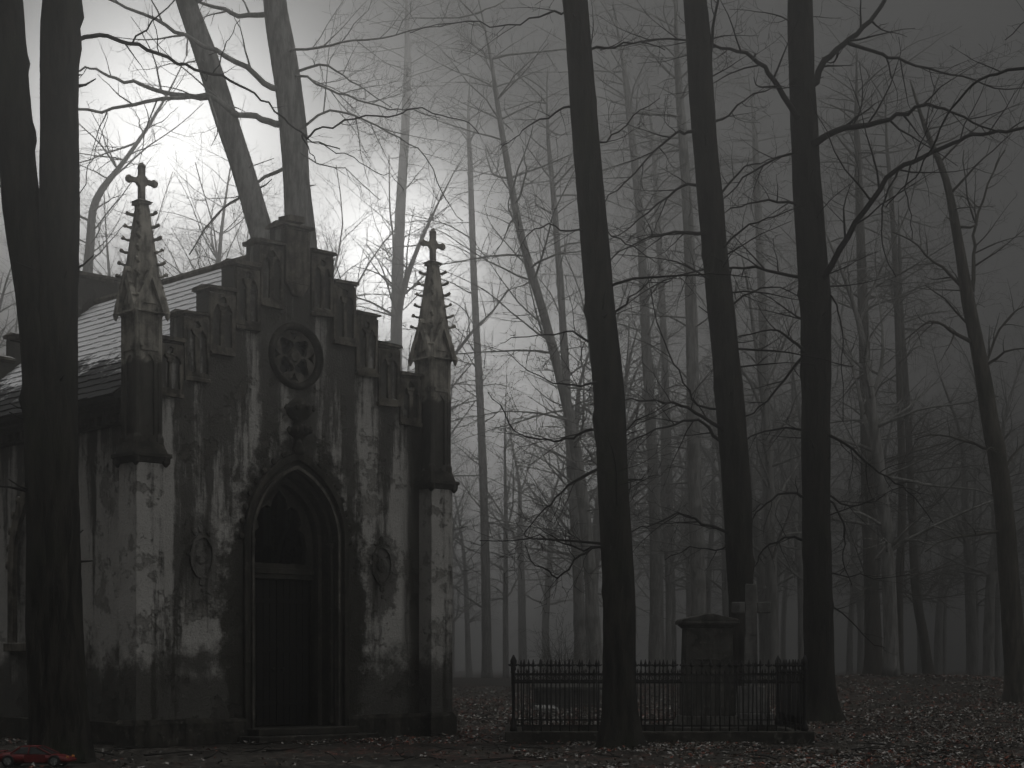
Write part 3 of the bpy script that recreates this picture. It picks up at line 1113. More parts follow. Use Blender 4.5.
# B: twin stems behind the chapel
big_tree('tree', 'grey twin-stemmed tree rising out of the mist behind the chapel gable', 46.0,
         [(325, 768), (322, 600), (318, 480), (309, 330), (300, 225), (293, 130), (284, 60), (275, 0)], [42, 38, 34, 30, 28, 27, 26, 23],
         [([(211, 98), (173, 95), (143, 85), (116, 80), (96, 68), (80, 71), (60, 80)], 2.0, 8, 2, {'dens': 0.45}),
          ([(276, 123), (256, 116), (236, 115), (214, 99), (200, 97), (146, 101), (113, 109), (76, 110), (50, 100)], -1.5, 10, 3, {'dens': 0.4}),
          ([(272, 88), (246, 68), (216, 51), (193, 40), (166, 25), (133, 10), (110, 0), (80, -15)], -1.5, 9, 3, {'dens': 0.4}),
          ([(267, 15), (239, 15), (219, 8), (199, 2), (170, -10)], 1.5, 9, 3, {'dens': 0.5}),
          ([(284, 169), (256, 183), (238, 198), (213, 219), (189, 255)], 1.0, 6, 1.8, {'dens': 0.7}),
          ([(300, 76), (327, 88), (360, 100), (390, 108), (413, 110), (440, 118)], -1.5, 4, 1.2, {'dens': 1.2}),
          ([(288, 75), (320, 65), (343, 76), (366, 90), (392, 108)], -1.0, 4, 1.2, {'dens': 1.2}),
          ([(300, 130), (330, 110), (366, 120), (400, 139), (426, 156), (443, 196), (463, 221)], -2.0, 4, 1, {'dens': 0.9}),
          ([(295, 50), (330, 45), (366, 40), (410, 32), (453, 22), (480, 25)], -2.0, 4, 1, {'dens': 0.7}),
          ([(298, 150), (318, 165), (345, 170), (380, 200)], -1, 3, 1, {'dens': 0.8})],
         bark='bark_misted', seed=9, top=6, n_up=8, n_low=4, low_z=9, maxl=4,
         extra_axis=[([(316, 470), (300, 400), (281, 310), (262, 235), (243, 170), (225, 115), (205, 55), (186, 0)], [26, 26, 25, 24, 23, 23, 22, 20])])

# C: tall leaning trunk in front of the railing
big_tree('tree', 'tall black trunk standing at the front of the iron grave railing', 32.2,
         [(620, 748), (619, 690), (619, 600), (614, 500), (609, 400), (600, 300), (591, 200), (583, 100), (575, 0)], [36, 33, 32, 31, 31, 29, 28, 26, 25],
         [([(569, 106), (549, 115), (529, 126), (516, 139), (500, 150)], 0.8, 4, 1, {}),
          ([(566, 12), (546, 13), (519, 22), (490, 24), (453, 23), (410, 33)], 1.5, 4, 1, {'dens': 0.6}),
          ([(588, 51), (615, 46), (640, 41), (665, 50)], 0.8, 5, 1.3, {}),
          ([(600, 143), (619, 130), (640, 110), (660, 98)], 0.8, 3.5, 1, {}),
          ([(602, 233), (620, 238), (640, 250), (655, 262)], 0.5, 3.5, 1, {}),
          ([(592, 470), (567, 487), (551, 503), (537, 518), (524, 534)], 0.8, 4.5, 1.2, {'dens': 1.2}),
          ([(600, 548), (574, 548), (547, 538), (525, 536)], 0.8, 4, 1.2, {'dens': 1.2}),
          ([(600, 548), (580, 556), (563, 575), (548, 572), (532, 560), (525, 545)], -0.8, 4, 1.2, {'dens': 1.2}),
          ([(588, 337), (571, 333), (547, 333), (520, 338), (500, 343)], 1.0, 4, 1, {'dens': 1.2}),
          ([(592, 431), (578, 435), (559, 441), (539, 439), (520, 435), (504, 414), (488, 392)], 1.0, 4.5, 1.2, {'dens': 1.0}),
          ([(590, 385), (560, 385), (530, 370), (505, 350)], -1.0, 3.5, 1, {'dens': 1.1}),
          ([(617, 312), (630, 298), (650, 285), (672, 280)], 0.6, 4, 1, {}),
          ([(622, 432), (645, 415), (668, 403)], 0.5, 3.5, 1, {}),
          ([(571, 230), (548, 225), (528, 235), (515, 255)], -1, 3, 1, {})],
         seed=17, top=9, n_up=12, n_low=12, low_z=3.5)

# D: trunk behind the gravestone
big_tree('tree', 'black leaning trunk behind the gravestone and stone cross', 42.0,
         [(742, 768), (742, 660), (741, 600), (737, 500), (730, 400), (722, 320), (710, 200), (702, 100), (695, 0)], [32, 27, 25, 29, 28, 27, 25, 24, 24],
         [([(689, 132), (674, 135), (654, 151), (625, 182), (604, 203), (590, 225)], -1.0, 5, 1.2, {}),
          ([(697, 186), (683, 186), (658, 203), (629, 228), (602, 243)], 1.5, 5.5, 1.2, {}),
          ([(699, 234), (674, 232), (650, 238), (620, 252), (600, 270)], -1.5, 6, 1.2, {}),
          ([(719, 441), (703, 423), (684, 421), (656, 429), (625, 445), (600, 470)], 1.0, 6, 1.4, {'dens': 0.9}),
          ([(719, 429), (696, 411), (672, 404), (649, 400), (621, 401), (590, 405)], -1.5, 6, 1.4, {'dens': 0.9}),
          ([(699, 405), (684, 382), (668, 351), (653, 308), (648, 270)], 0.5, 3.5, 1.2, {'dens': 0.6}),
          ([(731, 534), (703, 523), (678, 514), (653, 525), (635, 530), (610, 545)], -1, 5, 1.2, {}),
          ([(735, 545), (715, 550), (690, 548), (665, 560)], 1, 3.5, 1.2, {}),
          ([(703, 105), (710, 77), (712, 41), (718, 0), (722, -40)], 0.6, 7, 3, {'dens': 0.7}),
          ([(722, 190), (745, 168), (770, 160), (800, 150)], 1.2, 4, 1.2, {}),
          ([(724, 245), (750, 225), (775, 215), (805, 205)], -1, 4, 1.2, {}),
          ([(727, 310), (752, 292), (780, 288), (808, 300)], 1, 4, 1.2, {}),
          ([(722, 120), (745, 100), (775, 88), (800, 86)], 1, 4, 1.2, {})],
         seed=23, top=8, n_up=12, n_low=14, low_z=3.5)

# E: trunk with the great limbs at the right end of the railing
big_tree('tree', 'black trunk with flared roots at the right end of the railing', 45.5,
         [(817, 768), (819, 690), (818, 600), (816, 500), (816, 400), (815, 300), (808, 200), (803, 100), (800, 0)], [38, 31, 29, 28, 29, 31, 29, 26, 25],
         [([(817, 143), (836, 130), (869, 124), (898, 116), (923, 106), (944, 108), (973, 122), (1000, 132)], -2.5, 11, 2, {'dens': 0.8}),
          ([(817, 83), (820, 66), (836, 50), (857, 33), (875, 14), (886, 0), (900, -25)], 2.0, 10, 5, {'dens': 0.5}),
          ([(848, 43), (882, 54), (906, 62), (940, 72), (973, 81), (1006, 89), (1040, 84)], 2.0, 5, 1.4, {'dens': 0.8}),
          ([(824, 278), (848, 236), (873, 199), (894, 170), (923, 157), (952, 143), (973, 135), (998, 132), (1024, 128), (1060, 118)], -3.0, 9, 3.5, {'dens': 0.6}),
          ([(898, 170), (885, 200), (882, 224), (886, 257), (896, 277)], 0.4, 3, 1, {'dens': 0.8, 'lscale': 0.4}),
          ([(912, 162), (905, 190), (910, 215), (912, 240)], 0.4, 2.4, 1, {'dens': 0.8, 'lscale': 0.4}),
          ([(797, 116), (778, 87), (764, 68), (745, 54), (720, 48), (683, 39), (641, 41), (600, 50)], -2.5, 9, 1.6, {'dens': 0.8}),
          ([(790, 155), (753, 170), (728, 195), (700, 215)], 1.0, 4.5, 1.2, {}),
          ([(788, 203), (757, 201), (732, 209), (712, 222)], -1.0, 4.5, 1.2, {}),
          ([(799, 277), (766, 271), (732, 268), (691, 271), (654, 286), (625, 306)], 2.0, 6, 1.2, {}),
          ([(803, 351), (787, 337), (772, 329), (740, 337), (715, 350)], -1.0, 5, 1.2, {'dens': 0.8}),
          ([(803, 356), (784, 381), (760, 408), (740, 422), (722, 440)], 1.0, 5, 1.2, {'dens': 0.8}),
          ([(830, 437), (852, 449), (872, 466), (896, 483), (913, 496), (933, 523)], -1.5, 5, 1.2, {'dens': 1.0, 'lscale': 0.7}),
          ([(804, 430), (774, 427), (740, 444), (722, 460)], 1.0, 4.5, 1.2, {}),
          ([(803, 496), (784, 493), (767, 503), (753, 520), (748, 540)], -0.5, 5, 1.4, {}),
          ([(830, 500), (841, 517), (845, 537), (843, 560), (852, 585)], -0.5, 4, 1.2, {}),
          ([(828, 495), (850, 505), (875, 500), (900, 488), (925, 494)], 1.0, 3.5, 1, {}),
          ([(801, 540), (784, 537), (764, 550), (757, 560), (750, 585)], 0.5, 5, 1.2, {}),
          ([(829, 575), (850, 575), (885, 578), (910, 574)], 1.0, 3, 1, {'dens': 0.6}),
          ([(829, 605), (850, 620), (868, 640), (885, 648)], -0.5, 3, 1, {'dens': 0.6}),
          ([(828, 290), (838, 312), (843, 340), (842, 368), (843, 422)], -0.6, 3, 1, {'dens': 0.8, 'lscale': 0.4}),
          ([(800, 20), (815, -20), (840, -60)], 1, 12, 6, {'dens': 0.5})],
         seed=31, top=8, n_up=12, n_low=14, low_z=3.5, flare=0.75)

# F: mist-grey tree at the right edge
big_tree('tree', 'mist-grey slender tree leaning inward along the right edge of the clearing', 60.0,
         [(1022, 768), (1018, 690), (1012, 620), (1003, 500), (990, 420), (980, 360), (968, 300), (958, 240), (946, 180), (926, 130), (910, 80)],
         [32, 25, 21, 19, 17, 15, 13, 10, 7, 5, 1.2],
         [([(972, 300), (955, 280), (935, 262), (910, 240), (892, 232)], 1.5, 7, 1.5, {'dens': 0.8}),
          ([(976, 345), (950, 330), (930, 322), (905, 340)], -1.5, 6, 1.4, {'dens': 0.8}),
          ([(972, 290), (974, 255), (976, 225), (988, 185), (1005, 150)], 1.0, 7, 2, {'dens': 0.7}),
          ([(976, 225), (966, 195), (964, 150)], 0.5, 4, 1.5, {'dens': 0.7}),
          ([(985, 365), (1000, 330), (1018, 310), (1045, 296)], 1.0, 5, 1.4, {'dens': 0.8}),
          ([(984, 370), (1005, 352), (1030, 348)], -1.0, 5, 1.4, {'dens': 0.8}),
          ([(1000, 480), (1012, 455), (1030, 440)], 1.0, 5, 1.4, {'dens': 0.8}),
          ([(995, 450), (975, 445), (940, 435), (915, 440)], 1.5, 5, 1.2, {'dens': 0.9}),
          ([(1005, 530), (975, 535), (945, 540), (925, 552)], -1.0, 5, 1.2, {'dens': 0.9}),
          ([(975, 330), (945, 300), (925, 285)], 1, 4, 1.2, {'dens': 0.8})],
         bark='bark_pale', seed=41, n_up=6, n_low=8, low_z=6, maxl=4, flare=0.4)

# tree just outside the frame whose long limb hangs into the picture
big_tree('tree', 'bare tree at the far right whose long drooping limb arches into view', 33.0,
         [(1105, 768), (1104, 600), (1100, 400), (1096, 200), (1092, 20)], [36, 32, 30, 28, 26],
         [([(1094, 60), (1070, 62), (1045, 64), (1024, 68), (997, 75), (973, 85), (952, 106), (935, 141), (919, 170), (902, 190), (886, 207)], 1.5, 6, 1.4, {'dens': 0.5, 'lscale': 0.5}),
          ([(1096, 40), (1060, 30), (1030, 20), (1005, 40)], -1.5, 4, 1.2, {'dens': 0.6})],
         seed=47, top=6, n_up=6, n_low=0)

# mid-distance trunks one can tell apart
MID = [('pale trunk leaning left just left of the front railing tree', 58, [(598, 690), (592, 600), (583, 500), (570, 420), (548, 330), (520, 230), (500, 120)], [20, 17, 15, 14, 12, 10, 7], 'bark_misted'),
       ('slim straight grey trunk close behind the left part of the railing', 70, [(581, 690), (578, 580), (572, 480), (566, 380), (560, 280), (552, 180)], [16, 14, 12, 11, 9, 7], 'bark_misted'),
       ('pale grey trunk in the mist between the railing tree and the gravestone', 74, [(655, 690), (656, 560), (652, 450), (646, 340), (640, 220), (628, 100)], [19, 16, 14, 13, 11, 9], 'bark_misted'),
       ('slender misty trunk directly left of the gravestone', 88, [(672, 690), (670, 560), (667, 430), (662, 300), (655, 170)], [14, 12, 10, 9, 7], 'bark_misted'),
       ('broad misty trunk rising behind the left shoulder of the gravestone', 66, [(700, 690), (698, 580), (694, 460), (692, 340), (688, 220), (680, 100)], [24, 20, 18, 16, 14, 11], 'bark_misted'),
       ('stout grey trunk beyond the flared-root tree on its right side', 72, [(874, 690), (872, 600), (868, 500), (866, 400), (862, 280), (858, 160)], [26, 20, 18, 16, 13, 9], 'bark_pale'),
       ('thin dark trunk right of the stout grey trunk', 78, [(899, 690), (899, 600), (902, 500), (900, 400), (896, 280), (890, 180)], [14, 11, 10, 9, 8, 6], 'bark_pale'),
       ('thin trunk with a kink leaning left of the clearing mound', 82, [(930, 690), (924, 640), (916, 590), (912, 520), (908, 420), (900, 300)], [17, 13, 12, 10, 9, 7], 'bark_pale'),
       ('faint trunk standing alone to the right of the chapel', 92, [(487, 690), (486, 600), (484, 500), (480, 400), (474, 280), (470, 160)], [14, 12, 11, 10, 9, 7], 'bark_misted'),
       ('pale curving tree rising behind the left pinnacle', 62, [(88, 690), (86, 500), (85, 380), (86, 300), (90, 245), (96, 200), (125, 160)], [22, 19, 17, 15, 12, 10, 6], 'bark_misted'),
       ('faint trunk rising just left of the right pinnacle', 96, [(398, 690), (397, 500), (396, 360), (399, 240), (404, 150), (408, 60)], [24, 19, 16, 14, 12, 10], 'bark_misted'),
       ('misty upright trunk in the gap between gravestone tree and flared tree', 86, [(771, 690), (770, 560), (766, 430), (762, 300), (756, 160)], [17, 14, 12, 11, 9], 'bark_misted')]
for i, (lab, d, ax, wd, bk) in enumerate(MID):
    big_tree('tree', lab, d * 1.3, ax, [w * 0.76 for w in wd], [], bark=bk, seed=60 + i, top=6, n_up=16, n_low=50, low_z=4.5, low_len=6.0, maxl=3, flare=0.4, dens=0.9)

# forest beyond: a few kinds copied and turned
protos = []
for v in range(6):
    random.seed(200 + v)
    root = empty('tree', (0, 0, 0))
    mb, tw = MB(), Twigs()
    H = rnd(17, 22)
    lx, ly = rnd(-1.5, 1.5), rnd(-1.5, 1.5)
    pts = [Vector((0, 0, -0.2)), Vector((lx * .1 + rnd(-.1, .1), ly * .1, H * .25)), Vector((lx * .4 + rnd(-.3, .3), ly * .4, H * .5)),
           Vector((lx * .7, ly * .7, H * .72)), Vector((lx * 1.5 + rnd(-.8, .8), ly * 1.4 + rnd(-.8, .8), H * .9)), Vector((lx * 2 + rnd(-1.2, 1.2), ly * 2, H))]
    r = rnd(0.17, 0.29)
    o_, r_ = trunk_tube(mb, pts, [r * 1.15, r, r * .78, r * .4, r * .12, r * .03], sides=10, flare=0.4, seed=v, step=0.8, base_z=0)
    for k in range(rnd(0, 1) > 0.4 and 3 or 2):       # ascending forks
        j = random.randrange(int(len(o_) * 0.35), int(len(o_) * 0.75))
        a = rnd(0, 2 * PI)
        d = np.array([math.cos(a) * .45, math.sin(a) * .45, 0.9])
        L = rnd(5, 8)
        gp = grow(tw, np.array(o_[j]), d, L, r_[j] * 0.55, 1, 3, 0.9, up=0.05)
    zl = H * 0.22
    crown_above(tw, [tuple(p) for p in o_], r_, 14, H * 0.68, 3.2, 0.9, 3, (20, 65))
    crown_above(tw, [tuple(p) for p in o_], r_, 30, zl, 5.0, 0.9, 3, (0, 50))
    mb.build('trunk', MT['bark_misted'], root, smooth=True)
    tw.build('crown', MT['bark_misted'], root)
    protos.append(root)
random.seed(77)
placed = []
n_forest = 0
used = [False] * 6
for band, (d0, d1, cnt, lab) in enumerate([(82, 108, 14, 'bare grey tree standing in the mist behind the nearer trunks'),
                                           (108, 132, 32, 'faint bare tree far back in the mist among many alike'),
                                           (132, 175, 38, 'barely visible tree dissolving into the distant mist'),
                                           (92, 122, 7, 'thin bare treetop against the bright sky behind the chapel')]):
    got = tries = 0
    while got < cnt and tries < 2000:
        tries += 1
        d = rnd(d0, d1)
        px = rnd(-140, 1160) if band < 3 else rnd(70, 435)
        x = (px - 512) / F * d
        if band == 3 and 395 < px:
            continue
        if any((x - a) ** 2 + (d - b) ** 2 < (9 if band < 3 else 4) for a, b in placed):
            continue
        if band < 2 and 435 < px < 570:
            continue
        if 900 < px < 1010 and d < 100:
            continue
        placed.append((x, d))
        v = random.randrange(6)
        if not used[v]:
            o = protos[v]
            used[v] = True
        else:
            o = copy_tree(protos[v])
        o.location = (x, d, gz(x, d))
        o.rotation_euler = (0, 0, rnd(0, 6.28))
        s = rnd(1.05, 1.4) if band in (1, 2) else (rnd(1.15, 1.5) if band == 0 else rnd(1.6, 1.75))
        o.scale = (s, s, s * rnd(0.95, 1.05))
        tag(o, lab, 'tree', ['trees in the mist', 'far trees in the mist', 'trees lost in the mist', 'treetops behind the chapel'][band])
        got += 1

random.seed(5)
bp = at(562, 690, 64)
bz = gz(bp.x, bp.y)
shr = empty('shrub', (bp.x, bp.y, bz))
tag(shr, 'low leafless twiggy shrub in the mist beyond the tomb chest', 'shrub')
tw = Twigs()
for k in range(34):
    a = rnd(0, 6.28)
    e = math.radians(rnd(35, 85))
    grow(tw, np.array([rnd(-.5, .5), rnd(-.4, .4), -0.05]), np.array([math.cos(a) * math.cos(e), math.sin(a) * math.cos(e), math.sin(e)]), rnd(1.6, 3.4), 0.022, 1, 3, 1.1, up=0.05)
tw.build('branches', MT['bark_pale'], shr)

# ------------------------------------------------------------------ iron railing round the grave plot
FX0, FX1, FY0, FY1 = 0.03, 5.70, 33.95, 37.35
KH = 0.25
fence = empty('grave_railing', ((FX0 + FX1) / 2, (FY0 + FY1) / 2, 0), 0)
tag(fence, 'black wrought iron railing with cross-tipped pickets on a low stone kerb', 'railing')
OX, OY = fence.location.x, fence.location.y
m = MB()
kw = 0.17
x0, x1, y0, y1 = FX0 - OX, FX1 - OX, FY0 - OY, FY1 - OY
m.box(x0 - kw, x1 + kw, y0 - kw, y0 + kw, -0.05, KH)
m.box(x0 - kw, x1 + kw, y1 - kw, y1 + kw, -0.05, KH)
m.box(x0 - kw, x0 + kw, y0 + kw + .002, y1 - kw - .002, -0.05, KH)
m.box(x1 - kw, x1 + kw, y0 + kw + .002, y1 - kw - .002, -0.05, KH)
m.build('stone_kerb', MT['soot'], fence, bevel=0.02)
post_mb = MB()
post_mb.lathe([(0.07, KH), (0.07, KH + 0.08), (0.04, KH + 0.16), (0.03, KH + 0.3), (0.03, 1.42), (0.05, 1.45), (0.05, 1.49), (0.03, 1.52), (0.055, 1.57),
               (0.065, 1.62), (0.04, 1.68), (0.012, 1.74)], (0, 0, 0), 10)
pobj = post_mb.build('post', MT['iron'], fence, smooth=True)
pk = MB()
pk.lathe([(0.015, KH), (0.015, 0.5), (0.024, 0.52), (0.015, 0.54), (0.015, 1.5)], (0, 0, 0), 6)
pk.lathe([(0.012, 1.36), (0.024, 1.39), (0.012, 1.42)], (0, 0, 0), 6)
pk.lathe([(0.015, 1.50), (0.034, 1.53), (0.024, 1.58), (0.005, 1.655)], (0, 0, 0), 6)
for a in range(4):
    dx, dy = math.cos(a * PI / 2), math.sin(a * PI / 2)
    pk.tube([(0, 0, 1.53), (dx * 0.035, dy * 0.035, 1.525), (dx * 0.065, dy * 0.065, 1.55)], [0.017, 0.015, 0.018], 5)
pick = pk.build('picket', MT['iron'], fence, smooth=True)
spots, corners = [], [(x0, y0), (x1, y0), (x1, y1), (x0, y1)]
for (ax, ay), (bx, by) in zip(corners, corners[1:] + corners[:1]):
    L = math.hypot(bx - ax, by - ay)
    n = int(round(L / 0.183))
    spots += [(ax + (bx - ax) * k / n, ay + (by - ay) * k / n) for k in range(1, n)]
    rl = MB()
    ux, uy = (bx - ax) / L, (by - ay) / L
    for z, hh in ((0.36, 0.018), (1.20, 0.018), (1.35, 0.014)):
        px_, py_ = -uy * 0.008, ux * 0.008
        rl.add([(ax - px_, ay - py_, z - hh), (bx - px_, by - py_, z - hh), (bx + px_, by + py_, z - hh), (ax + px_, ay + py_, z - hh),
                (ax - px_, ay - py_, z + hh), (bx - px_, by - py_, z + hh), (bx + px_, by + py_, z + hh), (ax + px_, ay + py_, z + hh)],
               [(3, 2, 1, 0), (4, 5, 6, 7), (0, 1, 5, 4), (1, 2, 6, 5), (2, 3, 7, 6), (3, 0, 4, 7)])
    for k in range(n):
        cx, cy = ax + (bx - ax) * (k + .5) / n, ay + (by - ay) * (k + .5) / n
        rl.lathe([(0.009, 0.34), (0.009, 1.37), (0.02, 1.40), (0.003, 1.46)], (cx, cy, 0), 5)
        # scroll ring between the two upper rails
        c = [(cx + ux * 0.055 * math.cos(t * PI / 5), cy + uy * 0.055 * math.cos(t * PI / 5), 1.275 + 0.055 * math.sin(t * PI / 5)) for t in range(11)]
        rl.tube(c, 0.006, 4)
    rl.build('rail', MT['iron'], fence)
for i, (x, y) in enumerate(corners):
    o = pobj if i == 0 else pobj.copy()
    if i:
        COL.objects.link(o)
    o.location = (x, y, 0)
for i, (x, y) in enumerate(spots):
    o = pick if i == 0 else pick.copy()
    if i:
        COL.objects.link(o)
    o.location = (x, y, 0)
    o.rotation_euler = (random.gauss(0, 0.012), random.gauss(0, 0.012), rnd(-0.1, 0.1))

# gravestone inside the railing
gx, gy = (707 - 512) / F * 35.4, 35.4
gs = empty('gravestone', (gx, gy, 0), math.radians(4))
tag(gs, 'tall dark gravestone pillar with a shallow gabled cap inside the railing', 'gravestone')
m = MB()
m.box(-0.78, 0.78, -0.55, 0.55, -0.05, 0.30)
m.frustum(0, 0, 0.302, 0.52, 0.66, 0.44, 0.56, 0.36)
m.build('base', MT['grave'], gs, bevel=0.025)
m = MB()
m.frustum(0, 0, 0.52, 2.28, 0.515, 0.32, 0.465, 0.285)
m.box(-0.3, 0.3, -0.322, -0.30, 1.62, 1.68)
m.build('shaft', MT['grave'], gs, bevel=0.02)
m = MB()
m.frustum(0, 0, 2.282, 2.36, 0.475, 0.295, 0.56, 0.36)
m.box(-0.59, 0.59, -0.39, 0.39, 2.362, 2.43)
m.plate([[(-0.59, 2.432), (0.59, 2.432), (0.54, 2.47), (0.06, 2.575), (-0.06, 2.575), (-0.54, 2.47)]], -0.39, 0.39)
m.build('cap', MT['grave'], gs, bevel=0.015)

# cross monument behind the railing
cx_, cy_ = (751 - 512) / F * 39.3, 39.3
cs = empty('stone_cross', (cx_, cy_, 0), math.radians(-6))
tag(cs, 'grey stone cross standing between the gravestone and the flared-root tree', 'cross')
m = MB()
m.box(-0.5, 0.5, -0.4, 0.4, -0.05, 0.45)
m.frustum(0, 0, 0.452, 1.05, 0.38, 0.3, 0.30, 0.24)
m.build('pedestal', MT['cross'], cs, bevel=0.02)
m = MB()
m.frustum(0, 0, 1.05, 3.36, 0.155, 0.115, 0.125, 0.10)
m.box(-0.44, -0.134, -0.095, 0.095, 2.70, 2.95)
m.box(0.134, 0.44, -0.095, 0.095, 2.70, 2.95)
m.build('cross', MT['cross'], cs, bevel=0.02)

# low tomb and pale slab seen through the pickets
tx, ty = (567 - 512) / F * 58, 58
tc = empty('tomb_chest', (tx, ty, gz(tx, ty)), math.radians(8))
tag(tc, 'low dark tomb chest lying beyond the left half of the railing', 'tomb')
m = MB()
m.box(-1.2, 1.2, -0.5, 0.5, -0.05, 0.16)
m.box(-1.05, 1.05, -0.4, 0.4, 0.162, 0.62)
m.build('chest', MT['grave'], tc, bevel=0.03)
m = MB()
m.box(-1.2, 1.2, -0.52, 0.52, 0.622, 0.72)
m.plate([[(-0.52, 0.722), (0.52, 0.722), (0, 0.92)]], -1.15, 1.15, 'x')
m.build('lid', MT['grave'], tc, bevel=0.02)
sx, sy = (546 - 512) / F * 55.5, 55.5
m = MB()
m.frustum(0, 0, -0.04, 0.16, 0.36, 0.28, 0.33, 0.25)
sb = m.build('grave_marker', MT['slab'], None, bevel=0.02)
sb.location = (sx, sy, gz(sx, sy))
sb.rotation_euler = (math.radians(10), 0, 0.3)
tag(sb, 'small pale stone marker lying in front of the low tomb', 'grave marker')

# ------------------------------------------------------------------ overlay emblem of a red car, modelled as a toy-sized object
car = empty('car', ((37 - 512) / F * 26.65, 26.65, 0.0), math.radians(-2))
tag(car, 'small dark red sports car emblem, modelled toy-sized at the foot of the forked trunk', 'car')
L2 = 0.57


def car_loft():
    """body sections along its length: (x, half width, bottom, top)"""
    m = MB()
    sec = [(-0.57, 0.20, 0.12, 0.185), (-0.54, 0.225, 0.075, 0.215), (-0.40, 0.235, 0.06, 0.225), (-0.20, 0.24, 0.055, 0.215), (0.0, 0.24, 0.055, 0.21),
           (0.2, 0.24, 0.055, 0.205), (0.36, 0.235, 0.06, 0.19), (0.50, 0.22, 0.07, 0.155), (0.565, 0.19, 0.085, 0.125)]
    n = 12
    vs, fs = [], []
    for x, hw, zb, zt in sec:
        zm, hh = (zb + zt) / 2, (zt - zb) / 2
        for k in range(n):
            a = 2 * PI * k / n
            c, s = math.cos(a), math.sin(a)
            c = math.copysign(abs(c) ** 0.45, c)
            s = math.copysign(abs(s) ** 0.55, s)
            vs.append((x, hw * c, zm + hh * s))
    for i in range(len(sec) - 1):
        for k in range(n):
            k2 = (k + 1) % n
            fs.append((i * n + k, i * n + k2, (i + 1) * n + k2, (i + 1) * n + k))
    fs += [tuple(range(n)), tuple((len(sec) - 1) * n + k for k in range(n))[::-1]]
    m.add(vs, fs)
    return m


m = car_loft()
# wheel arches: dark-edged flares
m.build('body', MT['red'], car, smooth=True)
m = MB()
roof = [(-0.31, 0.205), (-0.19, 0.300), (0.00, 0.310), (0.05, 0.302), (0.27, 0.195)]
vs = [(x, s * (0.215 if z < 0.25 else 0.165), z) for s in (-1, 1) for x, z in roof]
m.add(vs, [(0, 1, 2, 3, 4), (9, 8, 7, 6, 5), (0, 5, 6, 1), (1, 6, 7, 2), (2, 7, 8, 3), (3, 8, 9, 4), (4, 9, 5, 0)])
m.build('windows', MT['carglass'], car, bevel=0.01)
m = MB()
m.box(-0.205, 0.035, -0.16, 0.16, 0.302, 0.32)
for s in (-1, 1):
    m.tube([(-0.34, s * 0.215, 0.21), (-0.205, s * 0.17, 0.308)], 0.016, 6)
    m.tube([(-0.07, s * 0.222, 0.205), (-0.065, s * 0.171, 0.312)], 0.012, 6)
    m.tube([(0.285, s * 0.212, 0.195), (0.045, s * 0.168, 0.312)], 0.012, 6)
m.build('roof', MT['red'], car, bevel=0.006)
m = MB()
m.box(-0.58, -0.50, -0.2, 0.2, 0.232, 0.245)
m.box(-0.56, -0.54, -0.17, -0.14, 0.2, 0.232)
m.box(-0.56, -0.54, 0.14, 0.17, 0.2, 0.232)
m.build('spoiler', MT['red'], car, bevel=0.004)
for s in (-1, 1):
    dm = MB()
    dm.box(-0.12, 0.2, min(s * 0.236, s * 0.245), max(s * 0.236, s * 0.245), 0.08, 0.195)
    dm.build('door', MT['red'], car, bevel=0.01)
    hm = MB()
    hm.lathe([(0.03, 0.5), (0.022, 0.535)], (0.0, s * 0.15, 0.148), 8, 'x')
    hm.build('headlight', MT['lamp'], car)
    for wx in (-0.375, 0.335):
        wm = MB()
        yy = s * 0.215
        wm.lathe([(0.055, -0.04), (0.088, -0.036), (0.095, -0.025), (0.095, 0.025), (0.088, 0.036), (0.055, 0.04)], (wx, yy, 0.094), 20, 'y')
        wo = wm.build('wheel', MT['tyre'], car, smooth=False)
        rm = MB()
        rm.lathe([(0.058, -0.044), (0.05, -0.041), (0.012, -0.036), (0.012, 0.036), (0.05, 0.041), (0.058, 0.044)], (wx, yy, 0.094), 14, 'y')
        for a in range(5):
            t = a * 2 * PI / 5
            rm.tube([(wx, yy + s * 0.04, 0.094), (wx + 0.055 * math.cos(t), yy + s * 0.045, 0.094 + 0.055 * math.sin(t))], 0.009, 5)
        rm.build('rim', MT['rim'], wo)

# ------------------------------------------------------------------ ground and leaf litter
gx0, gx1, gy0, gy1 = -180.0, 180.0, -60.0, 300.0
nx, ny = 180, 180
xs = np.linspace(gx0, gx1, nx)
ys = np.linspace(gy0, gy1, ny)
V = [(x, y, gz(x, y) + (random.gauss(0, 0.012) if 38 < y < 120 and abs(x) < 60 else 0)) for y in ys for x in xs]
Fq = [(j * nx + i, j * nx + i + 1, (j + 1) * nx + i + 1, (j + 1) * nx + i) for j in range(ny - 1) for i in range(nx - 1)]
me = bpy.data.meshes.new('ground')
me.from_pydata(V, [], Fq)
me.polygons.foreach_set('use_smooth', [True] * len(Fq))
me.materials.append(MT['ground'])
g = bpy.data.objects.new('ground', me)
COL.objects.link(g)
tag(g, kind='structure')

V, Fq, MI = [], [], []
RN = random.Random(99)


def patchy(x, y):
    return max(0.0, min(1.0, patchy0(x, y) * 0.6 + 0.4 * patchy0(x * 2.7 + 3, y * 2.1) + 0.25 * math.sin(x * 5.1 + y * 3.3) * math.sin(y * 4.7 - x * 2.2)))


def patchy0(x, y):
    return (math.sin(x * 0.9 + 1.3 * math.sin(y * 0.35)) * math.sin(y * 0.6 + math.sin(x * 0.5)) + 1) / 2


def in_chapel(x, y):
    vx, vy = x + 6.9, y - 32.8
    s = 0.724 * vx + 0.69 * vy
    t = -0.69 * vx + 0.724 * vy
    return -0.5 < s < W + 0.5 and -0.5 < t < LEN + 0.3


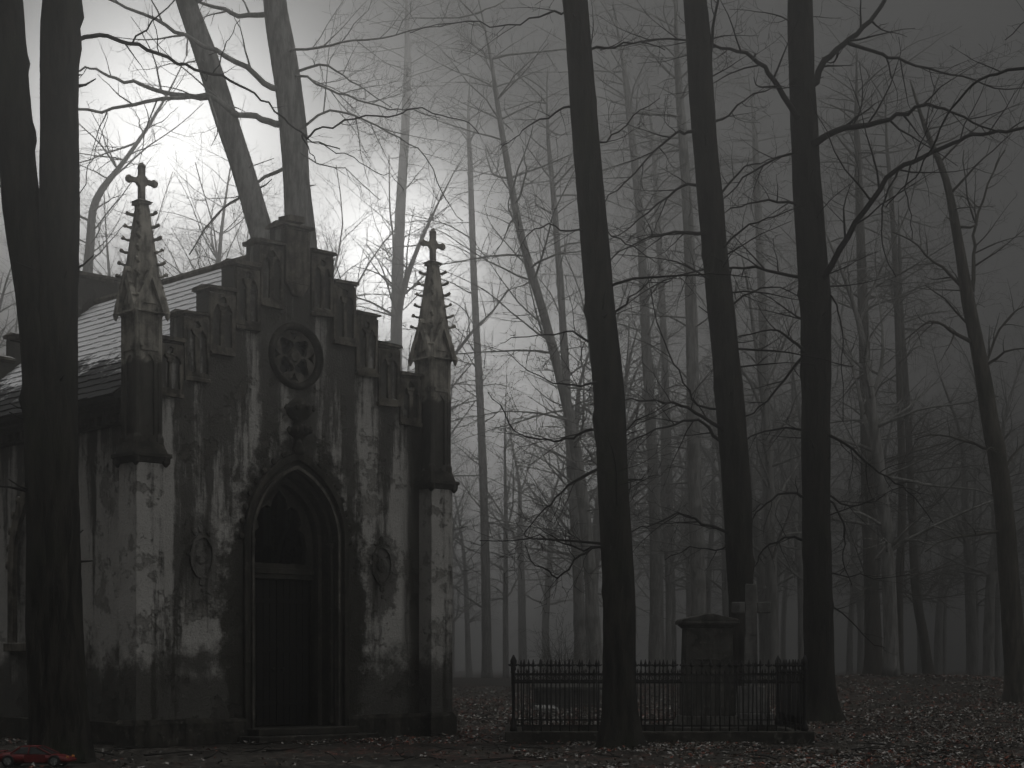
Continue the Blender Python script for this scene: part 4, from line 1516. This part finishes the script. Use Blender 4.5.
N_LEAF = 95000
cnt = 0
while cnt < N_LEAF:
    u = RN.random()
    d = 25.0 * (96.0 / 25.0) ** u
    px = RN.uniform(-60, 1100)
    x = (px - 512) / F * d
    if in_chapel(x, d):
        continue
    pv = patchy(x, d)
    pr = 0.06 + 0.94 * pv ** 2.2
    if x < 0.5 + 0.5 * math.sin(d) and d < 33.5:
        pr *= 0.05
    elif d < 33.5 and pv < 0.6:
        pr *= 0.3
    if RN.random() > pr:
        continue
    cnt += 1
    s = RN.uniform(0.016, 0.05) * (1.0 if d < 45 else 1.4)
    a = RN.uniform(0, 6.28)
    tilt = RN.gauss(0, 0.45)
    til2 = RN.gauss(0, 0.35)
    z = gz(x, d) + RN.uniform(0.008, 0.05)
    ca, sa = math.cos(a), math.sin(a)
    curl = RN.uniform(-0.3, 0.6) * s
    loc = [(-s, 0, 0), (0, -s * 0.62, curl), (s * 1.1, 0, s * tilt), (0, s * 0.62, curl + s * til2)]
    o = len(V)
    for lx, ly, lz in loc:
        V.append((x + ca * lx - sa * ly, d + sa * lx + ca * ly, z + lz + 0.3 * s))
    Fq.append((o, o + 1, o + 2))
    Fq.append((o, o + 2, o + 3))
    k = RN.random()
    red = 0.10 + (0.25 if math.sin(x * 0.4 + 2) * math.sin(d * 0.21) > 0.45 else 0)
    mi = 3 if k < red else (0 if k < red + 0.26 else (1 if k < red + 0.60 else 2))
    MI += [mi, mi]
me = bpy.data.meshes.new('fallen_leaves')
me.from_pydata(V, [], Fq)
for lm in LEAF:
    me.materials.append(lm)
me.polygons.foreach_set('material_index', MI)
lo = bpy.data.objects.new('fallen_leaves', me)
COL.objects.link(lo)
tag(lo, 'frosted and russet fallen leaves strewn over the ground', 'fallen leaves', kind='stuff')

tw = Twigs()
random.seed(31)
for k in range(420):
    d = 27.0 * (75.0 / 27.0) ** rnd(0, 1)
    x = (rnd(-40, 1080) - 512) / F * d
    if in_chapel(x, d):
        continue
    a = rnd(0, 6.28)
    L = rnd(0.2, 1.3)
    p = np.array([x, d, gz(x, d) + 0.03])
    e = np.array([math.cos(a) * L, math.sin(a) * L, 0])
    tw.add([p, p + e * .35 + np.array([rnd(-.05, .05), rnd(-.05, .05), rnd(0, .06)]), p + e * .7 + np.array([0, 0, rnd(0, .1)]), p + e + np.array([rnd(-.1, .1), 0, rnd(0, .06)])], rnd(0.006, 0.02), 0.004)
fo = tw.build('fallen_twigs', MT['twig'], None)
tag(fo, 'fallen twigs scattered through the leaf litter', 'fallen twigs', kind='stuff')

# ------------------------------------------------------------------ haze
m = MB()
m.box(-190, 190, -70, 310, -1.3, 40)
hz = m.build('haze', [], None)
hm = bpy.data.materials.new('pale_mist')
hm.use_nodes = True
nt = hm.node_tree
nt.nodes.remove(nt.nodes['Principled BSDF'])
pv = nt.nodes.new('ShaderNodeVolumePrincipled')
pv.inputs['Color'].default_value = (0.9, 0.897, 0.885, 1)
pv.inputs['Density'].default_value = SIGMA
pv.inputs['Anisotropy'].default_value = 0.86
nt.links.new(pv.outputs[0], nt.nodes['Material Output'].inputs['Volume'])
hz.data.materials.append(hm)
tag(hz, kind='stuff')

# ------------------------------------------------------------------ sky, moonlit cloud, light
SUN_AZ = math.atan((210 - 512) / F)                 # to the left of the view axis
SUN_EL = math.atan((HZ - 195) / F)
sun_dir = Vector((math.sin(SUN_AZ) * math.cos(SUN_EL), math.cos(SUN_AZ) * math.cos(SUN_EL), math.sin(SUN_EL)))
world = bpy.data.worlds.new('World')
SC.world = world
world.use_nodes = True
nt = world.node_tree
bg = nt.nodes['Background']
sky = nt.nodes.new('ShaderNodeTexSky')
sky.sky_type = 'NISHITA'
sky.sun_disc = False
sky.sun_elevation = SUN_EL
sky.sun_rotation = SUN_AZ
sky.dust_density = 6.0
sky.air_density = 1.0
bw = nt.nodes.new('ShaderNodeRGBToBW')
nt.links.new(sky.outputs[0], bw.inputs[0])


def lobe(px, py, power, amp):
    v = Vector(((px - 512) / F, 1.0, (HZ - py) / F)).normalized()
    tc = nt.nodes.new('ShaderNodeTexCoord')
    nv = nt.nodes.new('ShaderNodeVectorMath')
    nv.operation = 'NORMALIZE'
    nt.links.new(tc.outputs['Generated'], nv.inputs[0])
    dp = nt.nodes.new('ShaderNodeVectorMath')
    dp.operation = 'DOT_PRODUCT'
    nt.links.new(nv.outputs[0], dp.inputs[0])
    dp.inputs[1].default_value = v
    mx = M2(nt, 'MAXIMUM', dp.outputs['Value'], 0.0)
    return M2(nt, 'MULTIPLY', M2(nt, 'POWER', mx, power), amp)


SKY_K = 0.05
total = M2(nt, 'ADD', M2(nt, 'MULTIPLY', bw.outputs[0], 0.05), 2.2)      # even cloud cover
for args in ((165, 160, 420, 115.0), (390, 270, 800, 165.0), (525, 425, 600, 95.0)):
    total = M2(nt, 'ADD', total, lobe(*args))
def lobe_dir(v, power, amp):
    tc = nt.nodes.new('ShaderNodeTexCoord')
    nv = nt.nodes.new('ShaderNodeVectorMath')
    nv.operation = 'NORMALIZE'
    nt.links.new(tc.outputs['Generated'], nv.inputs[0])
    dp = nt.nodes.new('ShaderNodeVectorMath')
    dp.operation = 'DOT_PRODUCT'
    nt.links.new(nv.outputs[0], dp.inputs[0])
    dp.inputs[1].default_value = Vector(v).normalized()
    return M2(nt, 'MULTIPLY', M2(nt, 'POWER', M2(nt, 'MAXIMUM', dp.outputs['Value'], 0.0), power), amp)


# added bright sky lobes out of frame: right-behind for facade, overhead for roof
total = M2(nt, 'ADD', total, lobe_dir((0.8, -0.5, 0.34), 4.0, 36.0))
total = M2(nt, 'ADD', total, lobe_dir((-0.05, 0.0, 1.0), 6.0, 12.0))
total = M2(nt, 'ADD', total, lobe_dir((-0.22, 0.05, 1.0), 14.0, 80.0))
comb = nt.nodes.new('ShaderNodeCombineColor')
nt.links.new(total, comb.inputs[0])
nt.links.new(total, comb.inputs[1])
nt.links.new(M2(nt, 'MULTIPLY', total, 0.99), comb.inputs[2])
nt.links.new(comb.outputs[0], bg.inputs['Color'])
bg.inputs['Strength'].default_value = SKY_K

sl = bpy.data.lights.new('sun', 'SUN')
sl.energy = 0.13
sl.angle = math.radians(10)
sl.color = (1.0, 0.98, 0.95)
so = bpy.data.objects.new('sun', sl)
COL.objects.link(so)
so.rotation_euler = (-sun_dir).to_track_quat('-Z', 'Y').to_euler()
so.location = (0, 0, 40)

# ------------------------------------------------------------------ camera
cd = bpy.data.cameras.new('camera')
cd.sensor_width = 36.0
cd.lens = F / 1024.0 * 36.0
cd.shift_y = (HZ - 384.0) / 1024.0
cd.clip_end = 2000
co = bpy.data.objects.new('camera', cd)
COL.objects.link(co)
co.location = (0, 0, CAMZ)
co.rotation_euler = (math.radians(90), 0, 0)
SC.camera = co

SC.render.engine = 'CYCLES'
SC.cycles.use_denoising = True
SC.cycles.max_bounces = 4
SC.cycles.diffuse_bounces = 2
SC.cycles.volume_bounces = 0
SC.cycles.sample_clamp_indirect = 3
SC.cycles.use_adaptive_sampling = True
SC.cycles.adaptive_threshold = 0.02
SC.view_settings.view_transform = 'Standard'
SC.view_settings.look = 'None'
SC.view_settings.exposure = -0.9
SC.view_settings.gamma = 1
